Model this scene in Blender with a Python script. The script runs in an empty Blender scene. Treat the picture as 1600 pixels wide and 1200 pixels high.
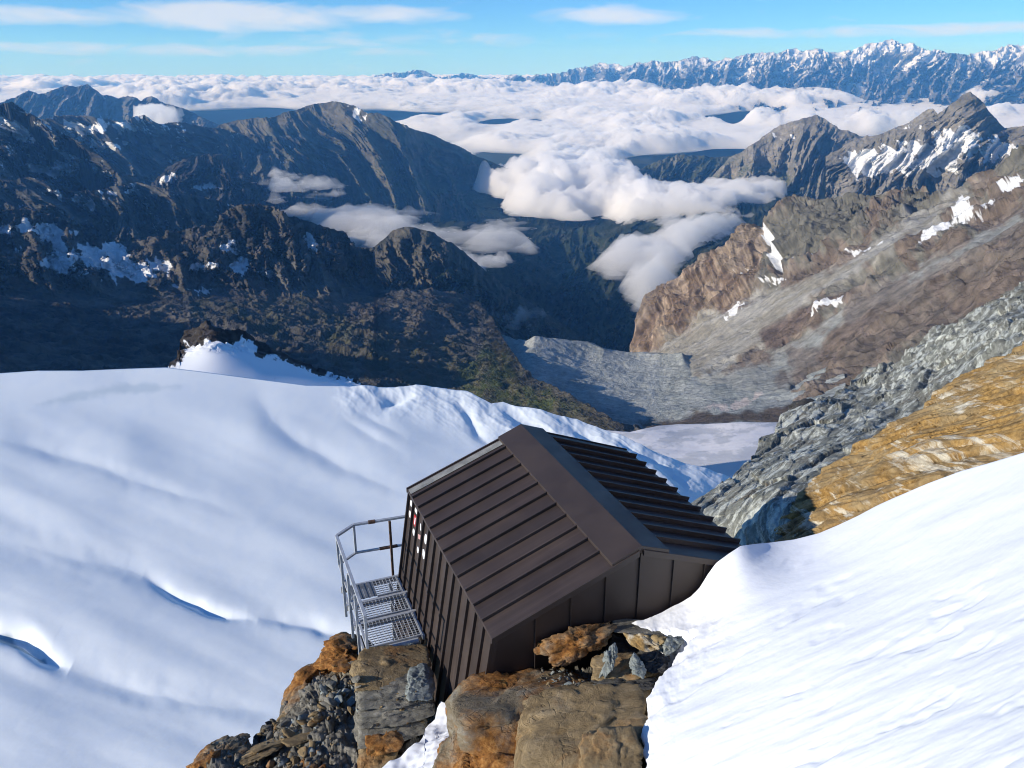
import bpy, bmesh, math, random
import numpy as np
from mathutils import Vector
C = bpy.context.scene
COL = C.collection
R_ = math.radians

# ------------------------------------------------------------------ camera, sky, sun, exposure
FPX = 1250.0
TILT = math.atan(488.0 / FPX)
cam = bpy.data.cameras.new("camera"); camo = bpy.data.objects.new("camera", cam); COL.objects.link(camo)
cam.sensor_fit = 'HORIZONTAL'; cam.sensor_width = 36.0; cam.lens = 36.0 * FPX / 1600.0
cam.clip_start = 0.1; cam.clip_end = 600000.0
camo.location = (0, 0, 0); camo.rotation_euler = (math.pi / 2 - TILT, 0, 0)
C.camera = camo
SUN_AZ, SUN_EL = R_(250.0), R_(19.0)          # clockwise from +y, above the horizon
w = bpy.data.worlds.new("World"); C.world = w; w.use_nodes = True
nt = w.node_tree; nt.nodes.clear()
out = nt.nodes.new("ShaderNodeOutputWorld"); bg = nt.nodes.new("ShaderNodeBackground")
sky = nt.nodes.new("ShaderNodeTexSky"); sky.sky_type = 'NISHITA'; sky.sun_disc = False
sky.sun_elevation = SUN_EL; sky.sun_rotation = SUN_AZ
sky.altitude = 3800.0; sky.air_density = 1.0; sky.dust_density = 0.0; sky.ozone_density = 3.0
bg.inputs[1].default_value = 0.088
tint = nt.nodes.new("ShaderNodeMix"); tint.data_type = 'RGBA'; tint.blend_type = 'MULTIPLY'; tint.inputs[0].default_value = 1.0
tint.inputs[7].default_value = (.50, .91, 1.33, 1); nt.links.new(sky.outputs[0], tint.inputs[6])
def _m(op, a, b=None):
    x = nt.nodes.new("ShaderNodeMath"); x.operation = op
    for i_, q in enumerate((a, b)):
        if q is None: continue
        if isinstance(q, (int, float)): x.inputs[i_].default_value = q
        else: nt.links.new(q, x.inputs[i_])
    return x.outputs[0]
wtc = nt.nodes.new("ShaderNodeTexCoord"); wsp = nt.nodes.new("ShaderNodeSeparateXYZ"); nt.links.new(wtc.outputs["Generated"], wsp.inputs[0])
w_az = _m('ARCTAN2', wsp.outputs[0], wsp.outputs[1]); w_el = wsp.outputs[2]
wcb = nt.nodes.new("ShaderNodeCombineXYZ"); nt.links.new(_m('MULTIPLY', w_az, 13.0), wcb.inputs[0]); nt.links.new(_m('MULTIPLY', w_el, 55.0), wcb.inputs[1])
wnz = nt.nodes.new("ShaderNodeTexNoise"); wnz.inputs["Scale"].default_value = 1.0; wnz.inputs["Detail"].default_value = 7; wnz.inputs["Roughness"].default_value = .6; wnz.inputs["Distortion"].default_value = .5
nt.links.new(wcb.outputs[0], wnz.inputs["Vector"])
tot = None
for caz, cel, raz, rel, am in ((-.305, .056, .17, .019, 1.0), (-.50, .052, .14, .012, .7), (-.16, .060, .13, .012, .7), (.12, .060, .12, .013, .75), (.42, .040, .3, .008, .6), (-.40, .022, .4, .008, .5), (-.1, .035, .3, .012, .35)):
    dx = _m('DIVIDE', _m('SUBTRACT', w_az, caz), raz); dy = _m('DIVIDE', _m('SUBTRACT', w_el, cel), rel)
    g_ = _m('MULTIPLY', _m('MAXIMUM', _m('SUBTRACT', 1.0, _m('ADD', _m('MULTIPLY', dx, dx), _m('MULTIPLY', dy, dy))), 0.0), am)
    tot = g_ if tot is None else _m('MAXIMUM', tot, g_)
wfac = _m('MINIMUM', _m('MULTIPLY', _m('MAXIMUM', _m('SUBTRACT', _m('ADD', _m('MULTIPLY', tot, .62), wnz.outputs[0]), .60), 0.0), 1.9), .8)
wmx = nt.nodes.new("ShaderNodeMix"); wmx.data_type = 'RGBA'; nt.links.new(wfac, wmx.inputs[0]); nt.links.new(tint.outputs[2], wmx.inputs[6]); wmx.inputs[7].default_value = (6.1, 6.7, 7.6, 1)
nt.links.new(wmx.outputs[2], bg.inputs[0]); nt.links.new(bg.outputs[0], out.inputs[0])
sl = bpy.data.lights.new("sun", 'SUN'); slo = bpy.data.objects.new("sun", sl); COL.objects.link(slo)
sl.energy = 3.7; sl.angle = R_(0.5); sl.color = (1.0, 0.95, 0.87)
_d = Vector((math.sin(SUN_AZ) * math.cos(SUN_EL), math.cos(SUN_AZ) * math.cos(SUN_EL), math.sin(SUN_EL)))
slo.rotation_euler = _d.to_track_quat('Z', 'Y').to_euler(); slo.location = (-30, -10, 20)
C.view_settings.view_transform = 'Standard'; C.view_settings.look = 'None'
C.view_settings.exposure = 0.58; C.view_settings.gamma = 1.0
C.render.engine = 'CYCLES'
cy = C.cycles
cy.use_denoising = True
try: cy.denoiser = 'OPENIMAGEDENOISE'
except Exception: pass
cy.max_bounces = 32; cy.diffuse_bounces = 3; cy.glossy_bounces = 2; cy.transparent_max_bounces = 12
cy.volume_bounces = 20; cy.use_adaptive_sampling = True; cy.adaptive_threshold = 0.02
cy.filter_width = 1.05
cy.caustics_reflective = False; cy.caustics_refractive = False

# ------------------------------------------------------------------ pixel -> ray helpers (photograph is 1600 x 1200)
ct, st = math.cos(TILT), math.sin(TILT)
def rays(u, v):
    a = (np.asarray(u, float) - 800) / FPX; b = (600 - np.asarray(v, float)) / FPX
    d = np.stack([a, ct + b * st + 0 * a, -st + b * ct + 0 * a], -1)
    return d / np.hypot(d[..., 0], d[..., 1])[..., None]
def at(u, v, R):
    return rays(u, v) * np.asarray(R, float)[..., None]
def ptat(u, v, R): return Vector(at(u, v, R))
def toPx(P):
    fw = P[..., 1] * ct - P[..., 2] * st; up = P[..., 1] * st + P[..., 2] * ct
    fw = np.maximum(fw, 0.1)
    return 800 + FPX * P[..., 0] / fw, 600 - FPX * up / fw

# ------------------------------------------------------------------ noise (numpy)
_rng = np.random.RandomState(7)
_perm = _rng.permutation(256); _perm = np.concatenate([_perm, _perm, _perm]).astype(np.int32)
_g = _rng.normal(size=(256, 3)); _g /= np.linalg.norm(_g, axis=1)[:, None]; _g = _g.astype(np.float32)
from concurrent.futures import ThreadPoolExecutor
_pool = ThreadPoolExecutor(8)
def perlin(p):
    p = np.asarray(p, np.float32); sh = p.shape[:-1]; q = p.reshape(-1, 3)
    if len(q) < 20000: return _perlin(p)
    ch = np.array_split(q, max(8, len(q) // 40000))
    return np.concatenate(list(_pool.map(_perlin, ch))).reshape(sh)
def _perlin(p):
    p = np.asarray(p, np.float32); i = np.floor(p).astype(np.int32); f = p - i
    i &= 255
    u = f * f * f * (f * (f * 6 - 15) + 10)
    res = 0
    for dx in (0, 1):
        wx = u[..., 0] if dx else 1 - u[..., 0]
        for dy in (0, 1):
            wy = u[..., 1] if dy else 1 - u[..., 1]
            for dz in (0, 1):
                wz = u[..., 2] if dz else 1 - u[..., 2]
                h = _perm[_perm[_perm[i[..., 0] + dx] + i[..., 1] + dy] + i[..., 2] + dz]
                g = _g[h]
                res = res + wx * wy * wz * (g[..., 0] * (f[..., 0] - dx) + g[..., 1] * (f[..., 1] - dy) + g[..., 2] * (f[..., 2] - dz))
    return res * 1.5
def fbm(p, o=5, lac=2.03, gain=0.5):
    r = 0; a = 1.0; p = np.asarray(p, float)
    for k in range(o):
        r = r + a * perlin(p + 17.3 * k); p = p * lac; a *= gain
    return r
def ridged(p, o=5, lac=2.07, gain=0.55):
    r = 0; a = 1.0; wgt = 1.0; p = np.asarray(p, float)
    for k in range(o):
        n = 1 - np.abs(perlin(p + 31.7 * k)) * 1.4
        n = np.clip(n, 0, 1) ** 2 * wgt
        wgt = np.clip(n * 1.6, 0, 1)
        r = r + a * n; p = p * lac; a *= gain
    return r - 0.9
def worley2(x, y, seed=0):
    ix = np.floor(x).astype(np.int64); iy = np.floor(y).astype(np.int64)
    best = np.full(x.shape, 9.0)
    for dx in (-1, 0, 1):
        for dy in (-1, 0, 1):
            cx = ix + dx; cyy = iy + dy
            h = _perm[(_perm[(cx + seed * 37) & 255] + cyy) & 255]; h2 = _perm[h + 91]
            d = (cx + 0.1 + 0.8 * h / 255. - x) ** 2 + (cyy + 0.1 + 0.8 * h2 / 255. - y) ** 2
            best = np.minimum(best, d)
    return np.sqrt(best)
def _cells(Q):
    i0 = np.floor(Q).astype(np.int32); b1 = np.full(len(Q), 9., np.float32); b2 = b1.copy(); hid = np.zeros(len(Q), np.int32); cc = np.zeros_like(Q)
    for dx in (-1, 0, 1):
        for dy in (-1, 0, 1):
            for dz in (-1, 0, 1):
                c = i0 + np.array([dx, dy, dz], np.int32)
                h = _perm[_perm[_perm[c[:, 0] & 255] + (c[:, 1] & 255)] + (c[:, 2] & 255)]
                ctr = c + .5 + .42 * _g[h]
                d = ((Q - ctr) ** 2).sum(1); m = d < b1
                b2 = np.where(m, b1, np.minimum(b2, d)); b1 = np.where(m, d, b1); hid = np.where(m, h, hid); cc = np.where(m[:, None], ctr, cc)
    return np.concatenate([np.sqrt(b1)[:, None], np.sqrt(b2)[:, None], hid[:, None], Q - cc], 1)
def blocks(P, lam, squash=(1, 1, 1), amp=.1, tilt=.25, crack=.12, bed=(0, 0, 1), warp=.25):
    """fractured rock: every cell is a tilted facet, with a groove between cells"""
    sh = P.shape[:-1]; Q = np.asarray(P, np.float64).reshape(-1, 3)
    w_ = np.asarray(bed, float); w_ /= np.linalg.norm(w_); u_ = np.cross(w_, [.31, .95, .05]); u_ /= np.linalg.norm(u_); v_ = np.cross(w_, u_)
    Q = (Q @ np.stack([u_, v_, w_], 1)) / (lam * np.asarray(squash, float))
    Q = (Q + warp * fbm(Q * .9, 3)[:, None]).astype(np.float32) + 300
    r = np.concatenate(list(_pool.map(_cells, np.array_split(Q, max(8, len(Q) // 30000)))))
    h = r[:, 2].astype(int); rv = _g[(h * 7 + 13) & 255]
    out = amp * (2 * ((h * 53 & 255) / 255.) - 1) + tilt * amp * 4 * (r[:, 3:] * rv).sum(1) - crack * amp * 6 * np.exp(-((r[:, 1] - r[:, 0]) / .07) ** 2)
    return out.reshape(sh)
def sstep(a, b, x):
    t = np.clip((x - a) / (b - a), 0, 1); return t * t * (3 - 2 * t)
def mix(a, b, t):
    t = np.asarray(t)[..., None]; return np.asarray(a) * (1 - t) + np.asarray(b) * t
def sdpoly(u, v, poly):
    """signed pixel distance to a polygon, positive inside"""
    poly = np.asarray(poly, float); n = len(poly); d = np.full(u.shape, 1e9); ins = np.zeros(u.shape, bool)
    for k in range(n):
        x0, y0 = poly[k]; x1, y1 = poly[(k + 1) % n]
        ex, ey = x1 - x0, y1 - y0; L = ex * ex + ey * ey + 1e-9
        t = np.clip(((u - x0) * ex + (v - y0) * ey) / L, 0, 1)
        d = np.minimum(d, np.hypot(u - x0 - t * ex, v - y0 - t * ey))
        c = ((y0 > v) != (y1 > v)) & (u < (x1 - x0) * (v - y0) / (y1 - y0 + 1e-12) + x0)
        ins ^= c
    return np.where(ins, d, -d)
def sdline(u, v, line):
    """pixel distance to a polyline, and the side of it"""
    d = np.full(u.shape, 1e9); side = np.zeros(u.shape); tt = np.zeros(u.shape); n = len(line) - 1
    for k in range(n):
        x0, y0 = line[k]; x1, y1 = line[k + 1]; ex, ey = x1 - x0, y1 - y0; L = ex * ex + ey * ey + 1e-9
        t = np.clip(((u - x0) * ex + (v - y0) * ey) / L, 0, 1)
        q = np.hypot(u - x0 - t * ex, v - y0 - t * ey); cr = ex * (v - y0) - ey * (u - x0)
        m = q < d; d = np.where(m, q, d); side = np.where(m, np.sign(cr), side); tt = np.where(m, (k + t) / n, tt)
    return d * side, tt

# ------------------------------------------------------------------ objects
def tag(o, label=None, cat=None, group=None, kind=None):
    if label: o['label'] = label
    if cat: o['category'] = cat
    if group: o['group'] = group
    if kind: o['kind'] = kind
    return o
def mesh_obj(name, verts, faces, mat, parent=None, smooth=True, cols=None):
    verts = np.asarray(verts, np.float32).reshape(-1, 3); faces = np.asarray(faces, np.int32)
    k = faces.shape[1]
    me = bpy.data.meshes.new(name)
    me.vertices.add(len(verts)); me.vertices.foreach_set("co", verts.ravel())
    me.loops.add(faces.size); me.loops.foreach_set("vertex_index", faces.ravel())
    me.polygons.add(len(faces)); me.polygons.foreach_set("loop_start", np.arange(0, faces.size, k, dtype=np.int32))
    me.polygons.foreach_set("loop_total", np.full(len(faces), k, np.int32))
    me.polygons.foreach_set("use_smooth", np.full(len(faces), smooth, bool))
    me.update(calc_edges=True); me.validate()
    if cols is not None:
        at_ = me.attributes.new("Col", 'FLOAT_COLOR', 'POINT')
        c4 = np.ones((len(verts), 4), np.float32); c4[:, :3] = np.clip(cols.reshape(-1, 3), 0, 1); at_.data.foreach_set("color", c4.ravel())
    me.materials.append(mat)
    o = bpy.data.objects.new(name, me); COL.objects.link(o)
    if parent: o.parent = parent
    return o
def grid_faces(nr, nc):
    a = (np.arange(nr - 1)[:, None] * nc + np.arange(nc - 1)[None, :]).ravel()
    return np.stack([a, a + 1, a + nc + 1, a + nc], 1)
def normals(P):
    du = np.gradient(P, axis=1); dv = np.gradient(P, axis=0)
    n = np.cross(du, dv); n /= np.linalg.norm(n, axis=-1)[..., None] + 1e-12
    s = np.sign((n * P).sum(-1)); s = np.where(s == 0, 1, s)
    return -n * s[..., None]
def tps(ctrl):
    c = np.asarray(ctrl, float); X = c[:, :2] / 400; y = np.log(c[:, 2]); n = len(c)
    def K(a, b):
        d = np.linalg.norm(a[:, None] - b[None], axis=-1); return d * d * np.log(d + 1e-9)
    A = np.zeros((n + 3, n + 3)); A[:n, :n] = K(X, X) + 1e-4 * np.eye(n); A[:n, n] = 1; A[:n, n + 1:] = X; A[n, :n] = 1; A[n + 1:, :n] = X.T
    s = np.linalg.solve(A, np.r_[y, 0, 0, 0]); lo, hi = y.min() - .12, y.max() + .12
    def f(u, v):
        q = np.stack([u.ravel(), v.ravel()], 1) / 400; r = np.empty(len(q))
        for k in range(0, len(q), 40000):
            b = q[k:k + 40000]; r[k:k + 40000] = K(b, X) @ s[:n] + s[n] + b @ s[n + 1:]
        return np.exp(np.clip(r, lo, hi)).reshape(u.shape)
    return f
def relief(name, top, bot, ctrl, nu, nv, disp, col, mat, back=(600., 500.), nb=6, jag=0, gam=1.0, ray=None, kind='structure', label=None, cat=None):
    """a landform: its outline and the ranges (metres) of a few of its points give a smooth surface,
    which gets ridges and gullies by noise, and a far side falling away behind its crest"""
    top = np.asarray(top, float); bot = np.asarray(bot, float)
    u = np.linspace(top[0, 0], top[-1, 0], nu); vt = np.interp(u, top[:, 0], top[:, 1]); vb = np.interp(u, bot[:, 0], bot[:, 1])
    if jag:
        vt = vt + jag * fbm(np.stack([u / 38., 0 * u + 3.3, 0 * u + len(name)], -1), 5, gain=.6)
    t = np.linspace(0, 1, nv)[:, None] ** gam
    U = np.broadcast_to(u[None], (nv, nu)).copy(); V = vt[None] + np.maximum(vb - vt, 1)[None] * t
    Rg = tps(ctrl)(U, V)
    global GUL
    GUL = None
    if ray is not None:
        gv = ray(U, V, t + 0 * U); Rg = Rg * (1 - gv); GUL = -(gv - gv.mean(1, keepdims=True)) / (gv.std() + 1e-9)
    P = at(U, V, Rg); N = normals(P)
    D = disp(P, U, V, Rg, N)
    P = P + (D if D.ndim == 3 else N * D[..., None])
    B = []
    h = P[0, :, :2] / np.linalg.norm(P[0, :, :2], axis=-1)[:, None]
    for k in range(1, nb + 1):
        q = P[0].copy(); f = k / nb
        q[:, :2] += h * back[0] * f; q[:, 2] -= back[1] * (f ** 0.9)
        q[:, 2] += 0.10 * back[1] * fbm(np.stack([q[:, 0], q[:, 1], q[:, 2]], -1) / (back[0] * .6), 3)
        B.append(q)
    if nb:
        Pall = np.concatenate([np.array(B[::-1]), P], 0)
        Uall = np.concatenate([np.repeat(U[:1], nb, 0), U]); Vall = np.concatenate([np.repeat(V[:1], nb, 0), V]); Rall = np.concatenate([np.repeat(Rg[:1], nb, 0), Rg])
    else: Pall, Uall, Vall, Rall = P, U, V, Rg
    if GUL is not None and nb: GUL = np.concatenate([np.repeat(GUL[:1], nb, 0), GUL])
    if GUL is None: GUL = np.zeros(Pall.shape[:2])
    cl = col(Pall, Uall, Vall, Rall, normals(Pall)) if col else None
    o = mesh_obj(name, Pall, grid_faces(*Pall.shape[:2]), mat, cols=cl)
    # faces must look towards the camera side
    if np.mean([o.data.polygons[k_].normal.dot(o.data.polygons[k_].center) > 0 for k_ in range(0, len(o.data.polygons), 97)]) > .5: o.data.flip_normals()
    tag(o, label, cat, kind=kind)
    return o, P

# ------------------------------------------------------------------ materials
def newmat(name):
    m = bpy.data.materials.new(name); m.use_nodes = True
    n = m.node_tree; b = n.nodes["Principled BSDF"]; return m, n, b
def L(n, a, b): n.links.new(a, b)
def noise_node(n, scale, detail=6, rough=.6, vec=None, dist=0):
    x = n.nodes.new("ShaderNodeTexNoise"); x.inputs["Scale"].default_value = scale; x.inputs["Detail"].default_value = detail
    x.inputs["Roughness"].default_value = rough; x.inputs["Distortion"].default_value = dist
    if vec is not None: L(n, vec, x.inputs["Vector"])
    return x
def ramp(n, fac, stops, interp='LINEAR'):
    r = n.nodes.new("ShaderNodeValToRGB"); r.color_ramp.interpolation = interp
    e = r.color_ramp.elements
    while len(e) < len(stops): e.new(0.5)
    for k, (p, c) in enumerate(stops):
        e[k].position = p; e[k].color = (*c, 1) if len(c) == 3 else c
    L(n, fac, r.inputs[0]); return r
def bump(n, h, strength, dist, b, prev=None):
    x = n.nodes.new("ShaderNodeBump"); x.inputs["Strength"].default_value = strength; x.inputs["Distance"].default_value = dist
    L(n, h, x.inputs["Height"])
    if prev: L(n, prev.outputs[0], x.inputs["Normal"])
    L(n, x.outputs[0], b.inputs["Normal"]); return x
def terrain_mat(name, scale, bdist, bstr=.6, var=.35, rough=.95):
    m, n, b = newmat(name)
    a = n.nodes.new("ShaderNodeAttribute"); a.attribute_name = "Col"
    tc = n.nodes.new("ShaderNodeTexCoord")
    nz = noise_node(n, scale, 7, .68, tc.outputs["Object"])
    r = ramp(n, nz.outputs[0], [(.3, (1 - var,) * 3), (.7, (1 + var * .0,) * 3)])
    mx = n.nodes.new("ShaderNodeMix"); mx.data_type = 'RGBA'; mx.blend_type = 'MULTIPLY'; mx.inputs[0].default_value = 1
    L(n, a.outputs["Color"], mx.inputs[6]); L(n, r.outputs[0], mx.inputs[7]); L(n, mx.outputs[2], b.inputs["Base Color"])
    b.inputs["Roughness"].default_value = rough; b.inputs["Specular IOR Level"].default_value = .15
    bump(n, nz.outputs[0], bstr, bdist, b)
    return m
M_far = terrain_mat("far_mountain_ground", .004, 25, .35)
M_mid = terrain_mat("mountain_ground", .03, 14, .6)
M_near = terrain_mat("near_slope_ground", .12, 4, .6)
SNOW = np.array([.86, .88, .90]); ROCKD = np.array([.075, .075, .075])

def snow_mat():
    m, n, b = newmat("snow")
    tc = n.nodes.new("ShaderNodeTexCoord")
    b.inputs["Base Color"].default_value = (.80, .83, .88, 1); b.inputs["Roughness"].default_value = .75
    b.inputs["Specular IOR Level"].default_value = .25
    n1 = noise_node(n, 9, 6, .6, tc.outputs["Object"]); n2 = noise_node(n, 1.3, 4, .5, tc.outputs["Object"])
    x = bump(n, n2.outputs[0], .25, .12, b); bump(n, n1.outputs[0], .25, .02, b, x)
    return m
M_snow = snow_mat()
def glacier_mat():
    m, n, b = newmat("glacier_snow")
    a = n.nodes.new("ShaderNodeAttribute"); a.attribute_name = "Col"
    tc = n.nodes.new("ShaderNodeTexCoord")
    L(n, a.outputs["Color"], b.inputs["Base Color"]); b.inputs["Roughness"].default_value = .8; b.inputs["Specular IOR Level"].default_value = .2
    n1 = noise_node(n, .35, 5, .5, tc.outputs["Object"]); n2 = noise_node(n, 3, 4, .5, tc.outputs["Object"])
    x = bump(n, n1.outputs[0], .06, .4, b); bump(n, n2.outputs[0], .10, .05, b, x)
    return m
M_glac = glacier_mat()

def uvp(U, V, s): return np.stack([U / s, V / s, 0 * U + s * .37], -1)

# ================================================================== LANDFORMS, far to near
def gully(A, lam, asp=3.2, tilt=0.0, top=.25, sub=.4, bend=.55):
    """spurs and gullies running down a face: relative change of range"""
    def f(U, V, T):
        q0 = np.stack([U / (lam * 3.1), V / (lam * 3.1), 0 * U + lam], -1)
        wx = bend * lam * fbm(q0, 3); uu = U + wx + tilt * V
        a = ridged(np.stack([uu / lam, V / (lam * asp), 0 * U + .7], -1), 5, gain=.5)
        b = ridged(np.stack([(uu + .5 * wx) / (lam * .34), V / (lam * .34 * asp * .8), 0 * U + 3.7], -1), 5, gain=.6)
        c = fbm(np.stack([U / (lam * .5), V / (lam * .25), 0 * U + 9.7], -1), 5, gain=.6)
        return A * (top + (1 - top) * sstep(0, .45, T)) * (a + sub * b + .10 * c)
    return f
def s3(P, s, zs=1.0): return np.stack([P[..., 0] / s, P[..., 1] / s, P[..., 2] / (s * zs)], -1)

# ---- valley ground to the horizon
def ground():
    r = np.geomspace(1500, 64000, 40); a = np.linspace(R_(-50), R_(50), 60)
    RR, AA = np.meshgrid(r, a, indexing='ij')
    P = np.stack([RR * np.sin(AA), RR * np.cos(AA), -1750 + 0 * RR], -1)
    c = np.broadcast_to(np.array([.05, .065, .04]), P.shape)
    o = mesh_obj("ground", P, grid_faces(*RR.shape), M_far, cols=c); tag(o, kind='structure')
    if o.data.polygons[0].normal.z < 0: o.data.flip_normals()
ground()

def mtn_col(base, base2, snow_alt=None, snow_amt=0., grass=None, nscale=200., polys=(), lowgreen=None):
    def f(P, U, V, Rg, N):
        n = fbm(s3(P, nscale), 5, gain=.6); n2 = fbm(s3(P, nscale * .23, 2.0), 4)
        c = mix(base, base2, sstep(-.5, .5, n)); st = fbm(np.stack([(U - .35 * V) / 6., V / 17., 0 * U + 2.2], -1), 4, gain=.6); c = c * (1 + .28 * n2 + .10 * st)[..., None]
        slope = 1 - np.clip(N[..., 2], 0, 1)
        if lowgreen is not None:
            z0, z1, gc = lowgreen
            m = sstep(z1, z0, P[..., 2] + 180 * n) * sstep(.75, .45, slope + .25 * n2)
            c = mix(c, np.asarray(gc), m)
        if snow_amt:
            m = sstep(-.03, .08, .13 * np.clip(GUL, -2, 2) + st * .5 + n * .55 - .72 + snow_amt + .5 * (.5 - slope) + (0 if snow_alt is None else (P[..., 2] - snow_alt[0]) / snow_alt[1]))
            c = mix(c, SNOW * .92, m)
        for poly, amt, sc, soft in polys:
            d = sdpoly(U, V, poly)
            nn = fbm(np.stack([(U - .5 * V) / sc, V / (sc * 1.3), 0 * U + sc], -1), 5, gain=.55)
            m = sstep(-.06, .06, np.clip(d / soft, -1, 1) * .6 + .8 * nn + .16 * np.clip(GUL, -2, 2) + amt - 1) * (d > -soft)
            c = mix(c, SNOW, m)
        return np.clip(c, 0.01, 1)
    return f
def mtn_disp(A, lam, g=1.2, A2=0., lam2=1., zs=3., edge=None):
    def f(P, U, V, Rg, N):
        q = s3(P, lam, zs); wv = fbm(q * .7, 3)[..., None] * .35
        D = A * ridged(q + wv, 6) + .35 * A * fbm(s3(P, lam * .35), 5, gain=.55)
        if A2: D = D + A2 * ridged(s3(P, lam2, 1.2), 4)
        if edge is not None: D = D * edge(U, V)
        return D
    return f

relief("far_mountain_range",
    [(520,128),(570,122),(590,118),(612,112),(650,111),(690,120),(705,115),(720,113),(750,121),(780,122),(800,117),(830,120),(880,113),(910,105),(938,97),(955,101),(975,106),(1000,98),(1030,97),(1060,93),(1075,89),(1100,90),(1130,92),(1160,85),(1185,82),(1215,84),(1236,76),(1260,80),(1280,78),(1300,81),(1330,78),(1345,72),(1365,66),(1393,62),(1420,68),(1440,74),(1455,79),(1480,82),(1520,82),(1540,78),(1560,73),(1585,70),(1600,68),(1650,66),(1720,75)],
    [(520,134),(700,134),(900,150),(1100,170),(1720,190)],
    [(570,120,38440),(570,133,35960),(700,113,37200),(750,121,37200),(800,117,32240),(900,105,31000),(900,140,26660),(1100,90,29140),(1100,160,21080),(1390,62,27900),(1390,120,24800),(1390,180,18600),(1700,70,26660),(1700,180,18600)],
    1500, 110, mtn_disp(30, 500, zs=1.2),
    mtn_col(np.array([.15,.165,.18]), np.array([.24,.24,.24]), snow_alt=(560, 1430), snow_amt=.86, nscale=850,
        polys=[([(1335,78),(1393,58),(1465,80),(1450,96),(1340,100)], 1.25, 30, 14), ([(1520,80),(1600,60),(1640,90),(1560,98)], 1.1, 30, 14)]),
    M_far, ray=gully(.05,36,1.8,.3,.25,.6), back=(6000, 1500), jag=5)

relief("mountain",   # twin blue peaks at far left
    [(-80,165),(-40,172),(0,160),(20,152),(45,142),(60,148),(80,143),(104,133),(120,137),(137,133),(160,147),(185,153),(200,150),(220,160),(236,150),(260,162),(285,168),(310,180),(345,198),(400,215)],
    [(-80,225),(400,235)],
    [(-80,165,15500),(-80,225,14240),(105,133,15500),(60,180,14954),(160,190,14870),(110,215,14366),(236,150,15080),(300,180,14660),(400,215,14240),(400,235,14030),(240,220,14240)],
    620, 110, mtn_disp(16, 300, zs=1.2),
    mtn_col(np.array([.09,.095,.10]), np.array([.16,.16,.15]), snow_alt=(-300, 1600), snow_amt=.27, nscale=600), M_far, ray=gully(.05,55,2.2,.6,.25,.45), back=(2500, 900), jag=3)

relief("mountain",   # long ridge joining the central mountain
    [(-60,200),(60,188),(100,180),(150,183),(190,191),(225,181),(245,193),(280,190),(330,201),(400,210),(470,215)],
    [(-60,330),(470,330)],
    [(-60,200,8316),(100,180,8316),(225,181,8316),(330,200,8484),(470,215,8484),(-60,330,7392),(200,330,7392),(470,330,7644),(150,260,7812),(330,270,7980)],
    620, 190, mtn_disp(9, 200, zs=1.2),
    mtn_col(np.array([.07,.075,.076]), np.array([.125,.124,.115]), snow_alt=(-500, 1500), snow_amt=.13, nscale=400, lowgreen=(-1300,-500,(.045,.055,.03)),
        polys=[([(90,188),(200,185),(210,205),(120,215)], .74, 18, 12), ([(130,215),(200,222),(190,240),(140,232)], .68, 14, 8)]), M_far, ray=gully(.07,80,2.2,-.6,.25,.45), back=(1500, 700), jag=3)

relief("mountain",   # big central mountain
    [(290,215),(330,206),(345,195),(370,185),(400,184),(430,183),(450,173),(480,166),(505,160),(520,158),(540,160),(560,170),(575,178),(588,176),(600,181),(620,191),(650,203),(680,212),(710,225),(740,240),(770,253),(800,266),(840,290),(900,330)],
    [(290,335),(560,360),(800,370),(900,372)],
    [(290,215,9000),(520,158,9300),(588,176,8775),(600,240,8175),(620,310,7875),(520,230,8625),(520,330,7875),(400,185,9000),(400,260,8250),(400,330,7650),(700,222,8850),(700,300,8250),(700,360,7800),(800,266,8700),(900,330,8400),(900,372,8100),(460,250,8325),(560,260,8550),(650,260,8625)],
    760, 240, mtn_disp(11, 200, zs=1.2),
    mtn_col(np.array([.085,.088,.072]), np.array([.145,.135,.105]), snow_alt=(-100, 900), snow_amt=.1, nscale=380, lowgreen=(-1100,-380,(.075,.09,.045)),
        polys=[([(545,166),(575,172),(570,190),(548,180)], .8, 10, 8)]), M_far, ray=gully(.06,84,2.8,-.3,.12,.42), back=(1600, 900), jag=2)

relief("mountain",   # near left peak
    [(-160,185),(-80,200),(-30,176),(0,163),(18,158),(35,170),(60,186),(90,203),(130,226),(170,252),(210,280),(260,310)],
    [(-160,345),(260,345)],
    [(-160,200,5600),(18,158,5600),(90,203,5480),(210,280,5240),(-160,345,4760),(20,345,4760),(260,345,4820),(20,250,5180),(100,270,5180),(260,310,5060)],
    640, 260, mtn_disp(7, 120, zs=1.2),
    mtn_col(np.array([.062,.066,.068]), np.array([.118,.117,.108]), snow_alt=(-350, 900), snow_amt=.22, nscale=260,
        polys=[([(0,185),(40,185),(50,215),(20,218),(0,200)], 1.05, 16, 8), ([(50,215),(120,240),(150,275),(90,270)], .74, 20, 12), ([(100,240),(150,250),(175,275),(130,268)], .85, 14, 8), ([(40,255),(90,262),(95,275),(50,272)], .8, 12, 6)]), M_mid, ray=gully(.11,105,2.0,-.8,.3,.42), back=(900, 600), jag=3)

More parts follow.
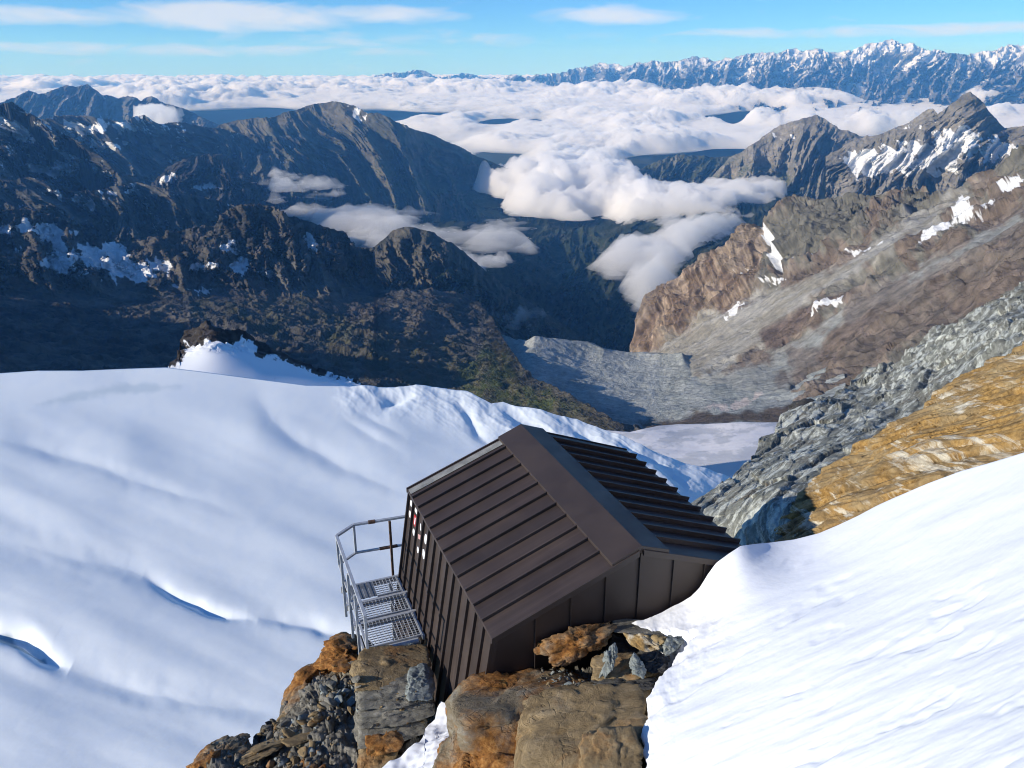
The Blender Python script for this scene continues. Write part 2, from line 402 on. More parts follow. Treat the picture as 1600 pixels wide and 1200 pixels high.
relief("mountain",   # dark buttress hill before the central mountain
    [(190,320),(235,290),(262,262),(285,250),(310,243),(335,241),(360,248),(385,265),(405,285),(440,318)],
    [(190,345),(440,345)],
    [(190,320,6300),(262,262,6400),(335,241,6500),(405,285,6300),(440,318,6300),(190,345,5900),(320,345,5500),(440,345,5900),(320,290,6000)],
    360, 150, mtn_disp(9, 110, zs=1.4),
    mtn_col(np.array([.05,.05,.05]), np.array([.08,.078,.07]), snow_amt=.0, nscale=250,
        polys=[([(250,275),(275,270),(270,290),(248,290)], .8, 10, 6), ([(285,290),(335,288),(380,296),(300,300)], .5, 9, 6)]), M_mid, ray=gully(.035,26,3.0,0,.15,.5,.7), back=(700, 400), jag=2)

relief("mountain",   # rounded dark lumps at left
    [(-160,290),(-40,288),(0,281),(40,277),(75,283),(110,300),(150,298),(180,290),(215,287),(250,293),(290,301),(330,311),(370,322),(430,345)],
    [(-160,400),(430,400)],
    [(-160,290,4600),(40,277,4600),(215,287,4600),(370,322,4555),(-160,400,4105),(100,400,4105),(430,400,4195),(100,330,4375),(250,340,4375)],
    640, 180, mtn_disp(5, 90, zs=1.2),
    mtn_col(np.array([.06,.064,.064]), np.array([.118,.115,.102]), snow_amt=.12, nscale=200, lowgreen=(-1000,-560,(.045,.05,.03)),
        polys=[([(60,295),(140,310),(200,318),(130,325)], .78, 14, 10), ([(150,297),(220,295),(200,305),(160,305)], .6, 12, 6)]), M_mid, ray=gully(.09,95,1.8,-.7,.3,.42), back=(800, 500), jag=2)

# ---- deep wooded valley below the clouds
relief("valley",
    [(380,318),(500,332),(640,350),(760,345),(850,340),(960,318),(1050,300),(1250,300)],
    [(380,470),(600,520),(740,545),(850,560),(900,566),(1010,575),(1250,575)],
    [(400,320,7400),(640,350,7400),(850,340,7600),(1050,300,8000),(1250,300,7600),(400,470,3600),(600,470,3500),(700,420,3550),(740,545,2900),(760,460,3700),(850,470,4700),(890,500,4700),(870,400,6000),(800,380,6000),(900,566,3300),(960,470,4300),(1000,440,4300),(1010,575,3300),(1100,400,4600),(1250,575,3000),(1250,420,4300),(640,400,5200),(500,400,5200)],
    760, 260, mtn_disp(9, 200, zs=1.2),
    lambda P,U,V,Rg,N: np.clip(mix(mix((.016,.026,.014),(.035,.045,.02),sstep(-.5,.5,fbm(s3(P,260),5))), (.10,.10,.08), .5*sstep(.35,.6,fbm(s3(P,170),5,gain=.6)))*(1+.5*fbm(s3(P,40),3))[...,None],.004,1),
    M_mid, ray=gully(.05,70,1.5,.5,.6,.45), nb=0)

# ---- right hand back ridges
relief("mountain",
    [(930,332),(950,300),(965,284),(1000,264),(1030,250),(1060,240),(1100,243),(1140,246),(1180,262),(1220,300)],
    [(930,345),(1220,345)],
    [(950,282,9360),(1060,240,9360),(1220,300,8970),(930,340,8580),(1220,345,8060),(1080,290,8840)],
    320, 110, mtn_disp(12, 160, zs=1.2),
    mtn_col(np.array([.12,.125,.10]), np.array([.18,.17,.14]), nscale=260, lowgreen=(-1100,-500,(.05,.062,.03))), M_mid, ray=gully(.03,34,2.2,.3,.15,.5), back=(900, 600), jag=2)
relief("mountain",
    [(1060,320),(1100,288),(1140,247),(1180,222),(1210,200),(1240,190),(1262,183),(1275,180),(1290,187),(1310,200),(1340,212),(1380,225),(1420,245),(1500,290)],
    [(1060,345),(1500,345)],
    [(1060,320,8099),(1140,247,8311),(1275,180,8451),(1380,225,8311),(1500,290,8099),(1060,345,7536),(1250,345,7255),(1500,345,7255),(1250,270,7747),(1180,290,7747)],
    620, 220, mtn_disp(8, 140, zs=1.2),
    mtn_col(np.array([.19,.18,.155]), np.array([.28,.26,.225]), nscale=260, snow_amt=.0, lowgreen=(-1000,-700,(.13,.14,.09)),
        polys=[([(1200,205),(1270,215),(1250,222),(1200,214)], .45, 10, 8)]), M_mid, ray=gully(.034,64,2.4,.6,.15,.42), back=(900, 600), jag=2)
relief("mountain",   # sharp pointed peak
    [(1290,245),(1320,226),(1350,215),(1380,208),(1405,198),(1430,185),(1450,172),(1458,169),(1465,177),(1475,172),(1490,160),(1505,148),(1516,144),(1525,150),(1540,165),(1556,185),(1570,199),(1600,197),(1680,190),(1740,185)],
    [(1290,330),(1740,330)],
    [(1290,245,6681),(1380,208,6750),(1458,169,6750),(1516,144,6681),(1570,199,6750),(1740,185,6543),(1290,330,5923),(1500,330,5716),(1740,330,5647),(1500,200,6405),(1400,260,6267),(1600,250,6199),(1540,190,6612)],
    620, 240, mtn_disp(7, 120, zs=1.2),
    mtn_col(np.array([.19,.18,.155]), np.array([.28,.26,.225]), nscale=240,
        polys=[([(1480,205),(1520,205),(1545,220),(1500,235),(1475,225)], 1.15, 18, 10), ([(1320,244),(1400,228),(1480,212),(1545,218),(1610,236),(1600,246),(1540,246),(1480,262),(1400,274),(1335,276)], .98, 18, 14), ([(1420,190),(1460,190),(1440,202),(1410,205)], .6, 12, 8)]), M_mid, ray=gully(.032,60,2.2,.6,.15,.42), back=(900, 700), jag=2)

# ---- main dark ridge in the middle left and the boulder slopes in front of it
relief("mountain",   # domed hump
    [(540,385),(580,388),(600,374),(615,361),(630,355),(650,355),(680,365),(705,378),(730,398),(780,440),(840,480),(900,520)],
    [(540,470),(900,560)],
    [(540,385,3700),(640,355,3600),(705,378,3550),(840,480,3900),(900,520,4000),(540,470,3300),(700,470,3200),(900,560,3300),(640,410,3450)],
    460, 150, mtn_disp(6, 70, zs=1.5),
    mtn_col(np.array([.07,.07,.06]), np.array([.125,.115,.095]), nscale=120, lowgreen=(-1300,-500,(.05,.055,.03))), M_mid, ray=gully(.03,40,2.2,-.3,.15,.5), back=(500, 500), jag=1.5)
_mid_polys = [([(85,372),(160,378),(215,402),(262,430),(250,440),(180,437),(110,410)], .86, 22, 12), ([(0,338),(90,348),(160,372),(60,378),(0,365)], .66, 20, 12),
    ([(60,395),(100,400),(140,425),(165,440),(120,430),(80,412)], .8, 16, 8), ([(225,402),(262,405),(270,420),(235,418)], .9, 12, 6), ([(300,415),(345,405),(352,425),(320,422)], .85, 10, 6),
    ([(355,418),(378,402),(392,412),(385,430),(362,428)], .95, 10, 6), ([(400,420),(440,425),(450,436),(410,432)], .8, 9, 5), ([(255,440),(330,452),(320,460),(265,452)], .62, 12, 8),
    ([(480,368),(495,372),(502,400),(485,395)], .95, 9, 5), ([(335,385),(365,372),(372,392),(345,398)], .7, 10, 6), ([(20,385),(140,400),(170,430),(60,425)], .5, 18, 12)]
def midcol(P, U, V, Rg, N):
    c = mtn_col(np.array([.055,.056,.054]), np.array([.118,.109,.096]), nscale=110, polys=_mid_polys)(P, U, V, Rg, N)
    nn = fbm(uvp(U, V, 60), 5, gain=.6)
    sc = sstep(-8, 8, sdpoly(U, V, [(395,440),(440,420),(480,405),(520,430),(545,462),(470,465)]) + 16 * nn)       # grey scree fans
    c = mix(c, np.array([.135,.135,.125]) , sc)
    red = sstep(-25, 15, sdpoly(U, V, [(300,440),(560,462),(700,500),(640,520),(480,480),(330,455)]) + 30 * nn)
    c = mix(c, np.array([.125,.103,.088]) * (1 + .3 * fbm(s3(P, 18), 3))[..., None], red * .6)
    pale = sstep(.2, .6, fbm(s3(P, 90), 5, gain=.62) + .1) * sstep(455, 480, V)
    c = mix(c, np.array([.145,.138,.12]), pale * .5)
    gr = sstep(-20, 30, sdpoly(U, V, [(300,470),(480,450),(720,540),(760,535),(800,560),(900,610),(960,660),(900,680),(700,640),(600,600),(520,545)]) + 45 * nn)
    gcol = mix((.085,.078,.045), (.07,.08,.035), sstep(-.4,.4,fbm(uvp(U,V,25),4)))
    gcol = mix(gcol, (.11,.105,.08), sstep(.05,.4,fbm(uvp(U,V,40)+5.,5)))
    c = mix(c, gcol, gr * .55 * sstep(.75, .5, 1 - N[..., 2] + .2 * nn))
    md = sstep(-14, 20, sdpoly(U, V, [(690,600),(720,570),(760,545),(800,540),(815,566),(835,592),(870,612),(910,640),(880,650),(820,645),(760,640)]) + 26 * nn)
    c = mix(c, mix((.075, .095, .035), (.14, .13, .075), sstep(-.2, .4, fbm(uvp(U, V, 22) + 3., 5, gain=.6))), md * .9)
    return np.clip(c, .01, 1)
def middisp(P, U, V, Rg, N):
    q = s3(P, 230, 3.5)
    upper = sstep(470, 400, V)
    D = upper * blocks(P, 55, (1, 1, 2.2), 5., .3, .1) + (4 + 6 * upper) * ridged(s3(P, 70, 2.5), 5) + (3 + 3 * upper) * fbm(s3(P, 30), 4, gain=.6)
    lump = sstep(460, 500, V) * (9 * ridged(s3(P, 140, 1.), 5) + 2.5 * ridged(s3(P, 30, 1.), 3)) * (1 - .7 * sstep(690, 740, U)) + sstep(455, 485, V) * blocks(P, 26, (1, 1, 1), 2.2, .3, .05)
    return D + lump * sstep(640, 560, V)
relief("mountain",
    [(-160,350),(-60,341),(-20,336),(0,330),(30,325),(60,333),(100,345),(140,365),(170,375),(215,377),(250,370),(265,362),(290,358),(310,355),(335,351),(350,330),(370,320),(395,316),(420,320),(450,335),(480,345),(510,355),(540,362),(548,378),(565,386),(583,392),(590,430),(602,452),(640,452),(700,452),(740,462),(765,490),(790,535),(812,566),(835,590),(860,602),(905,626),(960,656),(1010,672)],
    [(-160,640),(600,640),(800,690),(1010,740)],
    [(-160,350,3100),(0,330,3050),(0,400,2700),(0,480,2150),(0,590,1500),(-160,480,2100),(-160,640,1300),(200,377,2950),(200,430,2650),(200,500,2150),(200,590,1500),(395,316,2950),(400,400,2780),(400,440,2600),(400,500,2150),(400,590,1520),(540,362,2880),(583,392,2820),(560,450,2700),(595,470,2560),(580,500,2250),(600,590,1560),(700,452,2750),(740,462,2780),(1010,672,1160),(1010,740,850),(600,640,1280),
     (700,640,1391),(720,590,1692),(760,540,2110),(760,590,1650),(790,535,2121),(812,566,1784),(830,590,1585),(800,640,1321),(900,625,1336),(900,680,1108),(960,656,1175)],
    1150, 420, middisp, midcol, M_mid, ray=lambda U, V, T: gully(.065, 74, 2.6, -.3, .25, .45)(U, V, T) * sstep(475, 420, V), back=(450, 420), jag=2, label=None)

def side_ridge():
    global GUL
    GUL = np.zeros((90, 80))
    line = np.array([(-1380, 1010, -260), (-1420, 1040, -150), (-1520, 1110, -115), (-1850, 1420, -150), (-2250, 1700, -235), (-2800, 2150, -480), (-3300, 2600, -900)], float)
    sN, tN = 90, 80; k = np.linspace(0, len(line) - 1, sN); c = np.stack([np.interp(k, np.arange(len(line)), line[:, a]) for a in range(3)], -1)
    tt = np.linspace(-1, 1, tN)
    P = c[:, None, :] + tt[None, :, None] * np.array([.62, .78, 0]) * 420
    P[..., 2] -= np.abs(tt)[None] * 620
    P[..., 2] += 45 * ridged(P / 220., 5)
    col_ = mtn_col(np.array([.05, .05, .05]), np.array([.09, .085, .075]), snow_amt=.2, nscale=120)(P, *toPx(P), 0, normals(P))
    o = mesh_obj("mountain", P, grid_faces(sN, tN), M_mid, cols=col_); tag(o, kind='structure')
    if o.data.polygons[len(o.data.polygons) // 2].normal.z < 0: o.data.flip_normals()
side_ridge()

# ---- grey moraine valley floor on the right and the lit trough walls
def morcol(P, U, V, Rg, N):
    n = fbm(uvp(U, V, 45), 5, gain=.6); n2 = fbm(s3(P, 12), 4, gain=.6)
    c = mix((.33,.355,.335), (.43,.45,.425), sstep(-.4, .4, n)) * (1 + .35 * n2)[..., None]
    # streaks down the trough wall
    strk = fbm(np.stack([(U + V * .9) / 7., (V - U * .55) / 70., 0 * U], -1), 4)
    pale = sstep(-12, 14, sdpoly(U, V, [(842,548),(900,550),(960,562),(1010,572),(1050,600),(1010,640),(950,625),(900,590),(850,572)]) + 14 * n)
    c = mix(c, np.array([.53,.55,.51]), pale * (.45 + .5 * sstep(-.3, .3, strk)) * .8)
    dk = sstep(-10, 12, sdpoly(U, V, [(860,600),(940,640),(1010,655),(1240,640),(1240,700),(980,690),(900,640)]) + 22 * n)
    c = mix(c, np.array([.17,.17,.165]) * (1 + .6 * n2)[..., None], dk * .55)
    dirt = sstep(-4, 5, sdpoly(U, V, [(1000,660),(1080,650),(1235,640),(1240,662),(1100,664),(1000,676)]) + 8 * n)
    c = mix(c, np.array([.12,.095,.075]), dirt)
    sn = sstep(-2, 2, sdpoly(U, V, [(1105,632),(1150,628),(1175,618),(1205,596),(1200,605),(1175,630),(1150,636),(1100,640)]) + 9 * fbm(uvp(U, V, 14), 4))
    c = mix(c, np.array([.62,.55,.5]), sn)
    return np.clip(c, .01, 1)
def mordisp(P, U, V, Rg, N):
    D = 6 * fbm(s3(P, 130), 4) + .9 * ridged(s3(P, 24), 4)
    d, tt = sdline(U, V, [(835,548),(870,549),(915,556),(940,566),(1000,572),(1070,575)])       # sharp moraine crest
    D = D + 40 * np.exp(-np.abs(d) / 16.)
    return D
relief("valley",
    [(770,520),(840,543),(855,545),(920,556),(1000,562),(1080,562),(1320,560)],
    [(770,700),(1010,740),(1320,740)],
    [(770,520,2650),(850,546,2240),(950,560,2290),(1000,564,2320),(800,600,1640),(850,600,1660),(870,640,1390),(900,640,1375),(930,600,1790),(1000,600,1850),(1080,600,1760),(950,650,1310),(1000,660,1290),(1100,650,1230),(1230,600,1500),(1230,640,1180),(1100,700,900),(1000,700,1000),(1320,560,1550),(1320,740,700),(770,700,1050)],
    700, 300, mordisp, morcol, M_mid, nb=0)

# ---- lower flat glacier
relief("glacier",
    [(930,672),(985,674),(1030,665),(1060,662),(1140,661),(1300,658)],
    [(930,800),(1300,800)],
    [(930,672,850),(1000,690,720),(1100,662,850),(1220,661,800),(1300,658,780),(1130,740,480),(1200,700,600),(930,800,420),(1300,800,380)],
    360, 160, lambda P,U,V,Rg,N: 1.2*fbm(s3(P,70),3)+.12*ridged(s3(P,14),3),
    lambda P,U,V,Rg,N: np.clip(mix((.86,.82,.80),(.62,.61,.61),sstep(.0,.5,fbm(uvp(U,V*3,40),5,gain=.6)+.9*sstep(690,735,V))),0,1), M_glac, nb=2, back=(40,30))

# ---- big right hand mountainside: brown cliffs and grey scree
def rmcol(P, U, V, Rg, N):
    n = fbm(uvp(U, V, 55), 5, gain=.6); n2 = fbm(s3(P, 22, 2.), 5, gain=.6); nb_ = fbm(s3(P, 90), 4)
    brown = mix((.165,.13,.102), (.23,.19,.155), sstep(-.4, .4, nb_)); grey = mix((.21,.195,.16), (.155,.15,.125), sstep(-.3,.4,n))
    c = mix(brown, grey, sstep(-.1, .25, n + .25 * nb_ + .25 * sstep(430, 300, V)))
    vs_ = fbm(np.stack([U / 5., V / 60., 0 * U + 8.8], -1), 4, gain=.6)
    cwm = sstep(-10, 10, sdpoly(U, V, [(985,570),(1005,480),(1040,440),(1125,370),(1190,350),(1180,455),(1080,508),(1000,565)]) + 12 * n)
    c = mix(c, mix((.19,.135,.095), (.30,.235,.175), sstep(-.4, .4, nb_ + .5 * vs_)), cwm * .8)
    c = c * (1 + .45 * n2 + (.15 + .4 * cwm) * vs_)[..., None]
    strk = fbm(np.stack([(U * .55 + V) / 9., (U - V * .55) / 120., 0 * U], -1), 4)
    sc1 = sdpoly(U, V, [(985,566),(1040,540),(1085,508),(1130,485),(1185,462),(1240,438),(1300,418),(1360,380),(1440,335),(1500,300),(1520,300),(1460,345),(1400,385),(1320,430),(1260,470),(1195,520),(1195,545),(1130,572),(1080,585),(1000,572)])
    sc2 = sdpoly(U, V, [(1080,590),(1150,572),(1200,560),(1255,530),(1300,492),(1330,470),(1370,455),(1430,420),(1500,385),(1560,350),(1600,320),(1600,345),(1500,410),(1400,470),(1320,500),(1300,540),(1250,570),(1235,600),(1240,660),(1080,640)])
    m = sstep(-9, 9, np.maximum(sc1, sc2) + 18 * n + 5 * strk)
    scree = mix((.30,.285,.24), (.37,.365,.34), sstep(-.4, .5, strk)); scree = mix(scree, (.31,.325,.31), sstep(-20, 20, sc2))
    c = mix(c, scree * (1 + .22 * n2)[..., None], m)
    red = sstep(-10, 10, sdpoly(U, V, [(1228,590),(1260,550),(1310,520),(1340,470),(1420,440),(1500,400),(1620,350),(1620,480),(1450,520),(1300,600)]) + 30 * n)
    c = mix(c, np.array([.158,.127,.106]) * (1 + .6 * n2)[..., None], red * .75)
    rib = sstep(-5, 5, sdpoly(U, V, [(1192,522),(1200,512),(1250,480),(1330,455),(1320,468),(1260,500),(1215,535),(1195,542)]) + 8 * n)
    c = mix(c, np.array([.15,.116,.096]) * (1 + .5 * n2)[..., None], rib)
    for poly, amt, s in (([(1184,346),(1190,350),(1208,385),(1218,408),(1222,420),(1210,410),(1198,380)], 1.2, 10), ([(1143,478),(1162,470),(1150,488),(1136,496)], 1.0, 8),
        ([(1500,300),(1515,310),(1508,340),(1470,362),(1440,385),(1425,390),(1450,365),(1490,345)], .95, 14), ([(1270,483),(1320,466),(1310,474),(1268,492)], 1.15, 8),
        ([(1560,285),(1600,280),(1600,300),(1570,302)], .8, 12), ([(1320,395),(1360,385),(1380,378),(1340,396)], .7, 8), ([(1235,410),(1270,398),(1276,392),(1242,412)], .8, 6), ([(1500,340),(1560,312),(1560,320),(1505,348)], .7, 8), ([(1150,420),(1175,416),(1178,420),(1155,424)], .9, 6), ([(1195,440),(1220,430),(1222,434),(1198,444)], .8, 6)):
        d = sdpoly(U, V, poly); m = sstep(-.1, .1, np.clip(d / 4., -1, 1) * .6 + fbm(uvp(U, V, s), 4) + amt - .8) * (d > -5)
        c = mix(c, SNOW, m)
    return np.clip(c, .012, 1)
def rmdisp(P, U, V, Rg, N):
    cl = sdpoly(U, V, [(985,570),(1005,480),(1040,440),(1125,370),(1240,300),(1440,290),(1420,340),(1290,400),(1180,455),(1080,508),(1000,565)])
    cw = sstep(-12, 14, cl); k = Rg / 2000.
    rock = sstep(-8, 12, -np.maximum(sdpoly(U, V, [(985,566),(1085,508),(1185,462),(1300,418),(1440,335),(1520,300),(1400,385),(1260,470),(1195,530),(1080,590)]), sdpoly(U, V, [(1080,590),(1200,560),(1300,492),(1430,420),(1600,320),(1600,345),(1400,470),(1300,540),(1235,600),(1240,660),(1080,640)])))
    D = cw * (30 * ridged(s3(P, 170, 5.), 5) + blocks(P, 60, (1, 1, 3.), 8., .3, .1) + blocks(P, 20, (1, 1, 3.), 2.6, .3, .1))
    D = D + (1 - cw) * rock * k * (20 * ridged(s3(P, 150 , 1.6), 5) + 3 * ridged(s3(P, 36, 1.6), 3) + blocks(P, 75, (1, 1, 1.5), 4., .3, .06) + blocks(P, 22, (1, 1, 1.5), 1.1, .3, .06))
    D = D + k * 5 * fbm(s3(P, 60), 5, gain=.55)
    d, tt = sdline(U, V, [(1182,342),(1195,368),(1210,400),(1220,425)])          # snow gully
    D = D - 26 * np.exp(-(d / 6.) ** 2)
    return D
relief("mountain",
    [(985,562),(998,520),(1005,480),(1012,465),(1040,445),(1062,428),(1075,420),(1090,400),(1108,386),(1125,375),(1150,360),(1180,345),(1210,325),(1240,308),(1260,303),(1290,301),(1340,299),(1400,292),(1440,299),(1460,306),(1480,300),(1520,280),(1560,255),(1600,238),(1700,190),(1760,170),(2100,90)],
    [(985,576),(1080,600),(1230,680),(1300,720),(1760,720),(2100,720)],
    [(985,562,2620),(1005,480,2700),(1040,445,2720),(1090,400,2720),(1125,375,2720),(1180,345,2680),(1240,308,2650),(1290,301,2620),(1400,292,2550),(1440,299,2480),(1520,280,2350),(1600,238,2300),(1760,170,2150),
(1000,560,2520),(1080,508,2400),(1180,456,2280),(1290,400,2230),(1400,350,2200),(1480,325,2200),
(1080,545,2200),(1150,520,2080),(1220,495,1980),(1300,450,1930),(1400,400,1900),(1500,360,1850),(1600,330,1800),(1760,280,1650),
(1080,580,1900),(1150,580,1720),(1230,590,1540),(1300,560,1520),(1400,510,1500),(1500,470,1450),(1600,430,1400),(1760,380,1250),
(1230,660,1120),(1300,720,880),(1400,640,1050),(1600,600,900),(1760,720,600),(2100,90,1900),(2100,400,1000),(2100,720,480)],
    1400, 520, rmdisp, rmcol, M_mid, back=(500, 420), jag=2)

# ================================================================== NEAR GROUND
# ---- dark rock islet and snow dome on the far edge of the upper glacier
def domecol(P, U, V, Rg, N):
    nn = fbm(uvp(U, V, 22), 5, gain=.65)
    rk = sdpoly(U, V, [(250,580),(268,548),(278,522),(285,508),(300,498),(340,495),(380,508),(440,540),(560,590),(610,612),(545,597),(500,582),(470,574),(440,556),(420,556),(405,562),(398,552),(400,545),(385,530),(360,532),(345,528),(330,534),(310,536),(296,546),(285,556),(270,566)])
    m = sstep(-.12, .12, np.clip(rk / 10, -1, 1) * .9 + nn * .9)
    c = mix(SNOW, np.array([.045,.038,.034]) * (1 + .6 * fbm(s3(P, 4), 4))[..., None], m)
    return np.clip(c, .01, 1)
def domedisp(P, U, V, Rg, N):
    rk = sstep(-14, 12, sdpoly(U, V, [(255,580),(268,548),(285,510),(340,495),(440,540),(600,612),(500,585),(440,553),(370,545),(320,538),(285,552)]))
    return rk * (1.6 * ridged(s3(P, 16, 1.5), 4) + .5 * blocks(P, 6, (1, 1, 1), 1.)) + .8 * fbm(s3(P, 45), 2)
relief("glacier",
    [(225,590),(255,577),(270,562),(280,545),(281,530),(288,518),(305,510),(325,506),(350,511),(375,518),(400,532),(430,549),(470,564),(500,575),(530,588),(570,602),(610,614)],
    [(225,640),(610,640)],
    [(225,590,330),(281,530,400),(325,506,400),(400,532,400),(470,564,380),(610,614,330),(225,640,260),(400,640,250),(610,640,250),(400,575,330),(320,570,330)],
    420, 200, domedisp, domecol, M_glac, back=(60, 70), jag=1.5)

def gplane(u, v, z0=-17.5, a=.045, b=-.245):
    d = rays(u, v); return float(z0 / (d[2] - a * d[0] - b * d[1]))
GL_CTRL = [(u, v, gplane(u, v)) for u in (-450, -200, 0, 200, 400, 600) for v in (600, 680, 780, 900, 1050, 1200, 1330, 1500)] + \
    [(u, v, gplane(u, v) * k) for u, k in ((760, 1.01), (900, 1.05), (1020, 1.13), (1135, 1.25)) for v in (610, 680, 750, 850, 1000) if v > 600 + max(0, (u - 800)) * .4] + [(1200, 775, 75), (1200, 900, 40)]
# ---- upper glacier falling away to the left of the hut
_grooves = [  # polyline, width px, depth relative to range
    ([(-60,672),(20,690),(90,708),(160,732),(250,765),(320,788),(400,815)], 17, .0034),
    ([(395,612),(425,655),(470,692),(540,732),(610,762),(650,778)], 20, .0042),
    ([(-80,835),(0,850),(120,868),(200,888),(280,928),(330,948),(410,968)], 26, .0052),
    ([(225,898),(280,930),(330,950),(360,960),(402,967)], 9, .0085),
    ([(385,960),(440,964),(490,976),(540,992),(590,1010)], 14, .0085),
    ([(-60,968),(0,988),(40,1000),(70,1022),(110,1042)], 14, .018),
    ([(80,1036),(165,1062),(230,1080),(320,1100),(480,1118)], 26, .0075),
    ([(528,645),(560,668),(590,690),(640,715)], 11, .0020),
    ([(545,632),(590,660),(640,690)], 11, .0020),
    ([(595,636),(622,626),(650,618)], 8, .006),
    ([(700,608),(728,640),(748,676),(770,700)], 9, .005), ([(770,628),(800,648),(830,664),(880,690),(960,745)], 12, .008), ([(870,652),(930,690),(1000,735),(1060,770)], 10, .008), ([(930,672),(1000,712),(1090,752)], 8, .006), ([(1020,728),(1050,742),(1075,766)], 6, .007)]
def glacdisp(P, U, V, Rg, N):
    D = Rg * (.0055 * fbm(np.stack([(U + V * 1.1) / 620., (V - U * .40) / 130., 0 * U + 1.3], -1), 2) + .0006 * fbm(np.stack([(U + V) / 260., (V - U * .42) / 46., 0 * U], -1), 2)) * sstep(575, 700, V)
    wob = 7 * fbm(uvp(U, V, 90), 3)
    for line, wd, h in _grooves:
        d, tt = sdline(U + .4 * wob, V + wob, line)
        amp = np.sin(np.pi * np.clip(tt, .001, .999)) ** 1.0
        D = D - h * Rg * amp * (np.exp(-np.abs(d / wd) ** 1.6) - .22 * np.exp(-(d / (wd * 2.4)) ** 2))
    # icefall edge on the right: broken steps falling to the lower glacier
    edge = sstep(-60, 10, sdpoly(U, V, [(560,598),(700,600),(900,640),(1180,770),(1180,830),(1050,790),(900,720),(780,660),(680,620),(560,612)]))
    q = np.stack([(U + V * 1.2) / 150., (V - U * .62) / 17., 0 * U], -1); q = q + .5 * fbm(uvp(U, V, 70), 3)[..., None]
    D = D + edge * Rg * (.0005 * ridged(q, 3) + .0010 * fbm(uvp(U, V, 22), 3) + .004 * fbm(uvp(U, V, 80), 2))
    ice = .55 * sstep(-13, 9, sdpoly(U, V, [(56,632),(120,612),(180,601),(240,599),(290,604),(250,611),(170,618),(100,628)]))
    return D
def glaccol(P, U, V, Rg, N):
    n = fbm(uvp(U, V, 30), 4)
    c = mix((.88,.93,.94), (.84,.90,.93), sstep(-.3, .5, n))
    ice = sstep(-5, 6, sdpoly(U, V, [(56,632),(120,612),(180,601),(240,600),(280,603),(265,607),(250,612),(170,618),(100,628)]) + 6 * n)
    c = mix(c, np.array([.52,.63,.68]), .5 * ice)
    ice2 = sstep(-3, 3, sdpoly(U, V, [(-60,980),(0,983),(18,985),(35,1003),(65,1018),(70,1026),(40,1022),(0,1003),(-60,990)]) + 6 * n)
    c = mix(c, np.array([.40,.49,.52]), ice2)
    return np.clip(c, 0, 1)
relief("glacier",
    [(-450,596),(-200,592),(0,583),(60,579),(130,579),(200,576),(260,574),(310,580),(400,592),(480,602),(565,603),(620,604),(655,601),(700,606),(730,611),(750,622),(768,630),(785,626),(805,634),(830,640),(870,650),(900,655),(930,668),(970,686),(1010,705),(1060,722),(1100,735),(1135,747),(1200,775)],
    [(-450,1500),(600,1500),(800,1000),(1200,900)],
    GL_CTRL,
    1150, 800, glacdisp, glaccol, M_glac, back=(30, 45), nb=6)

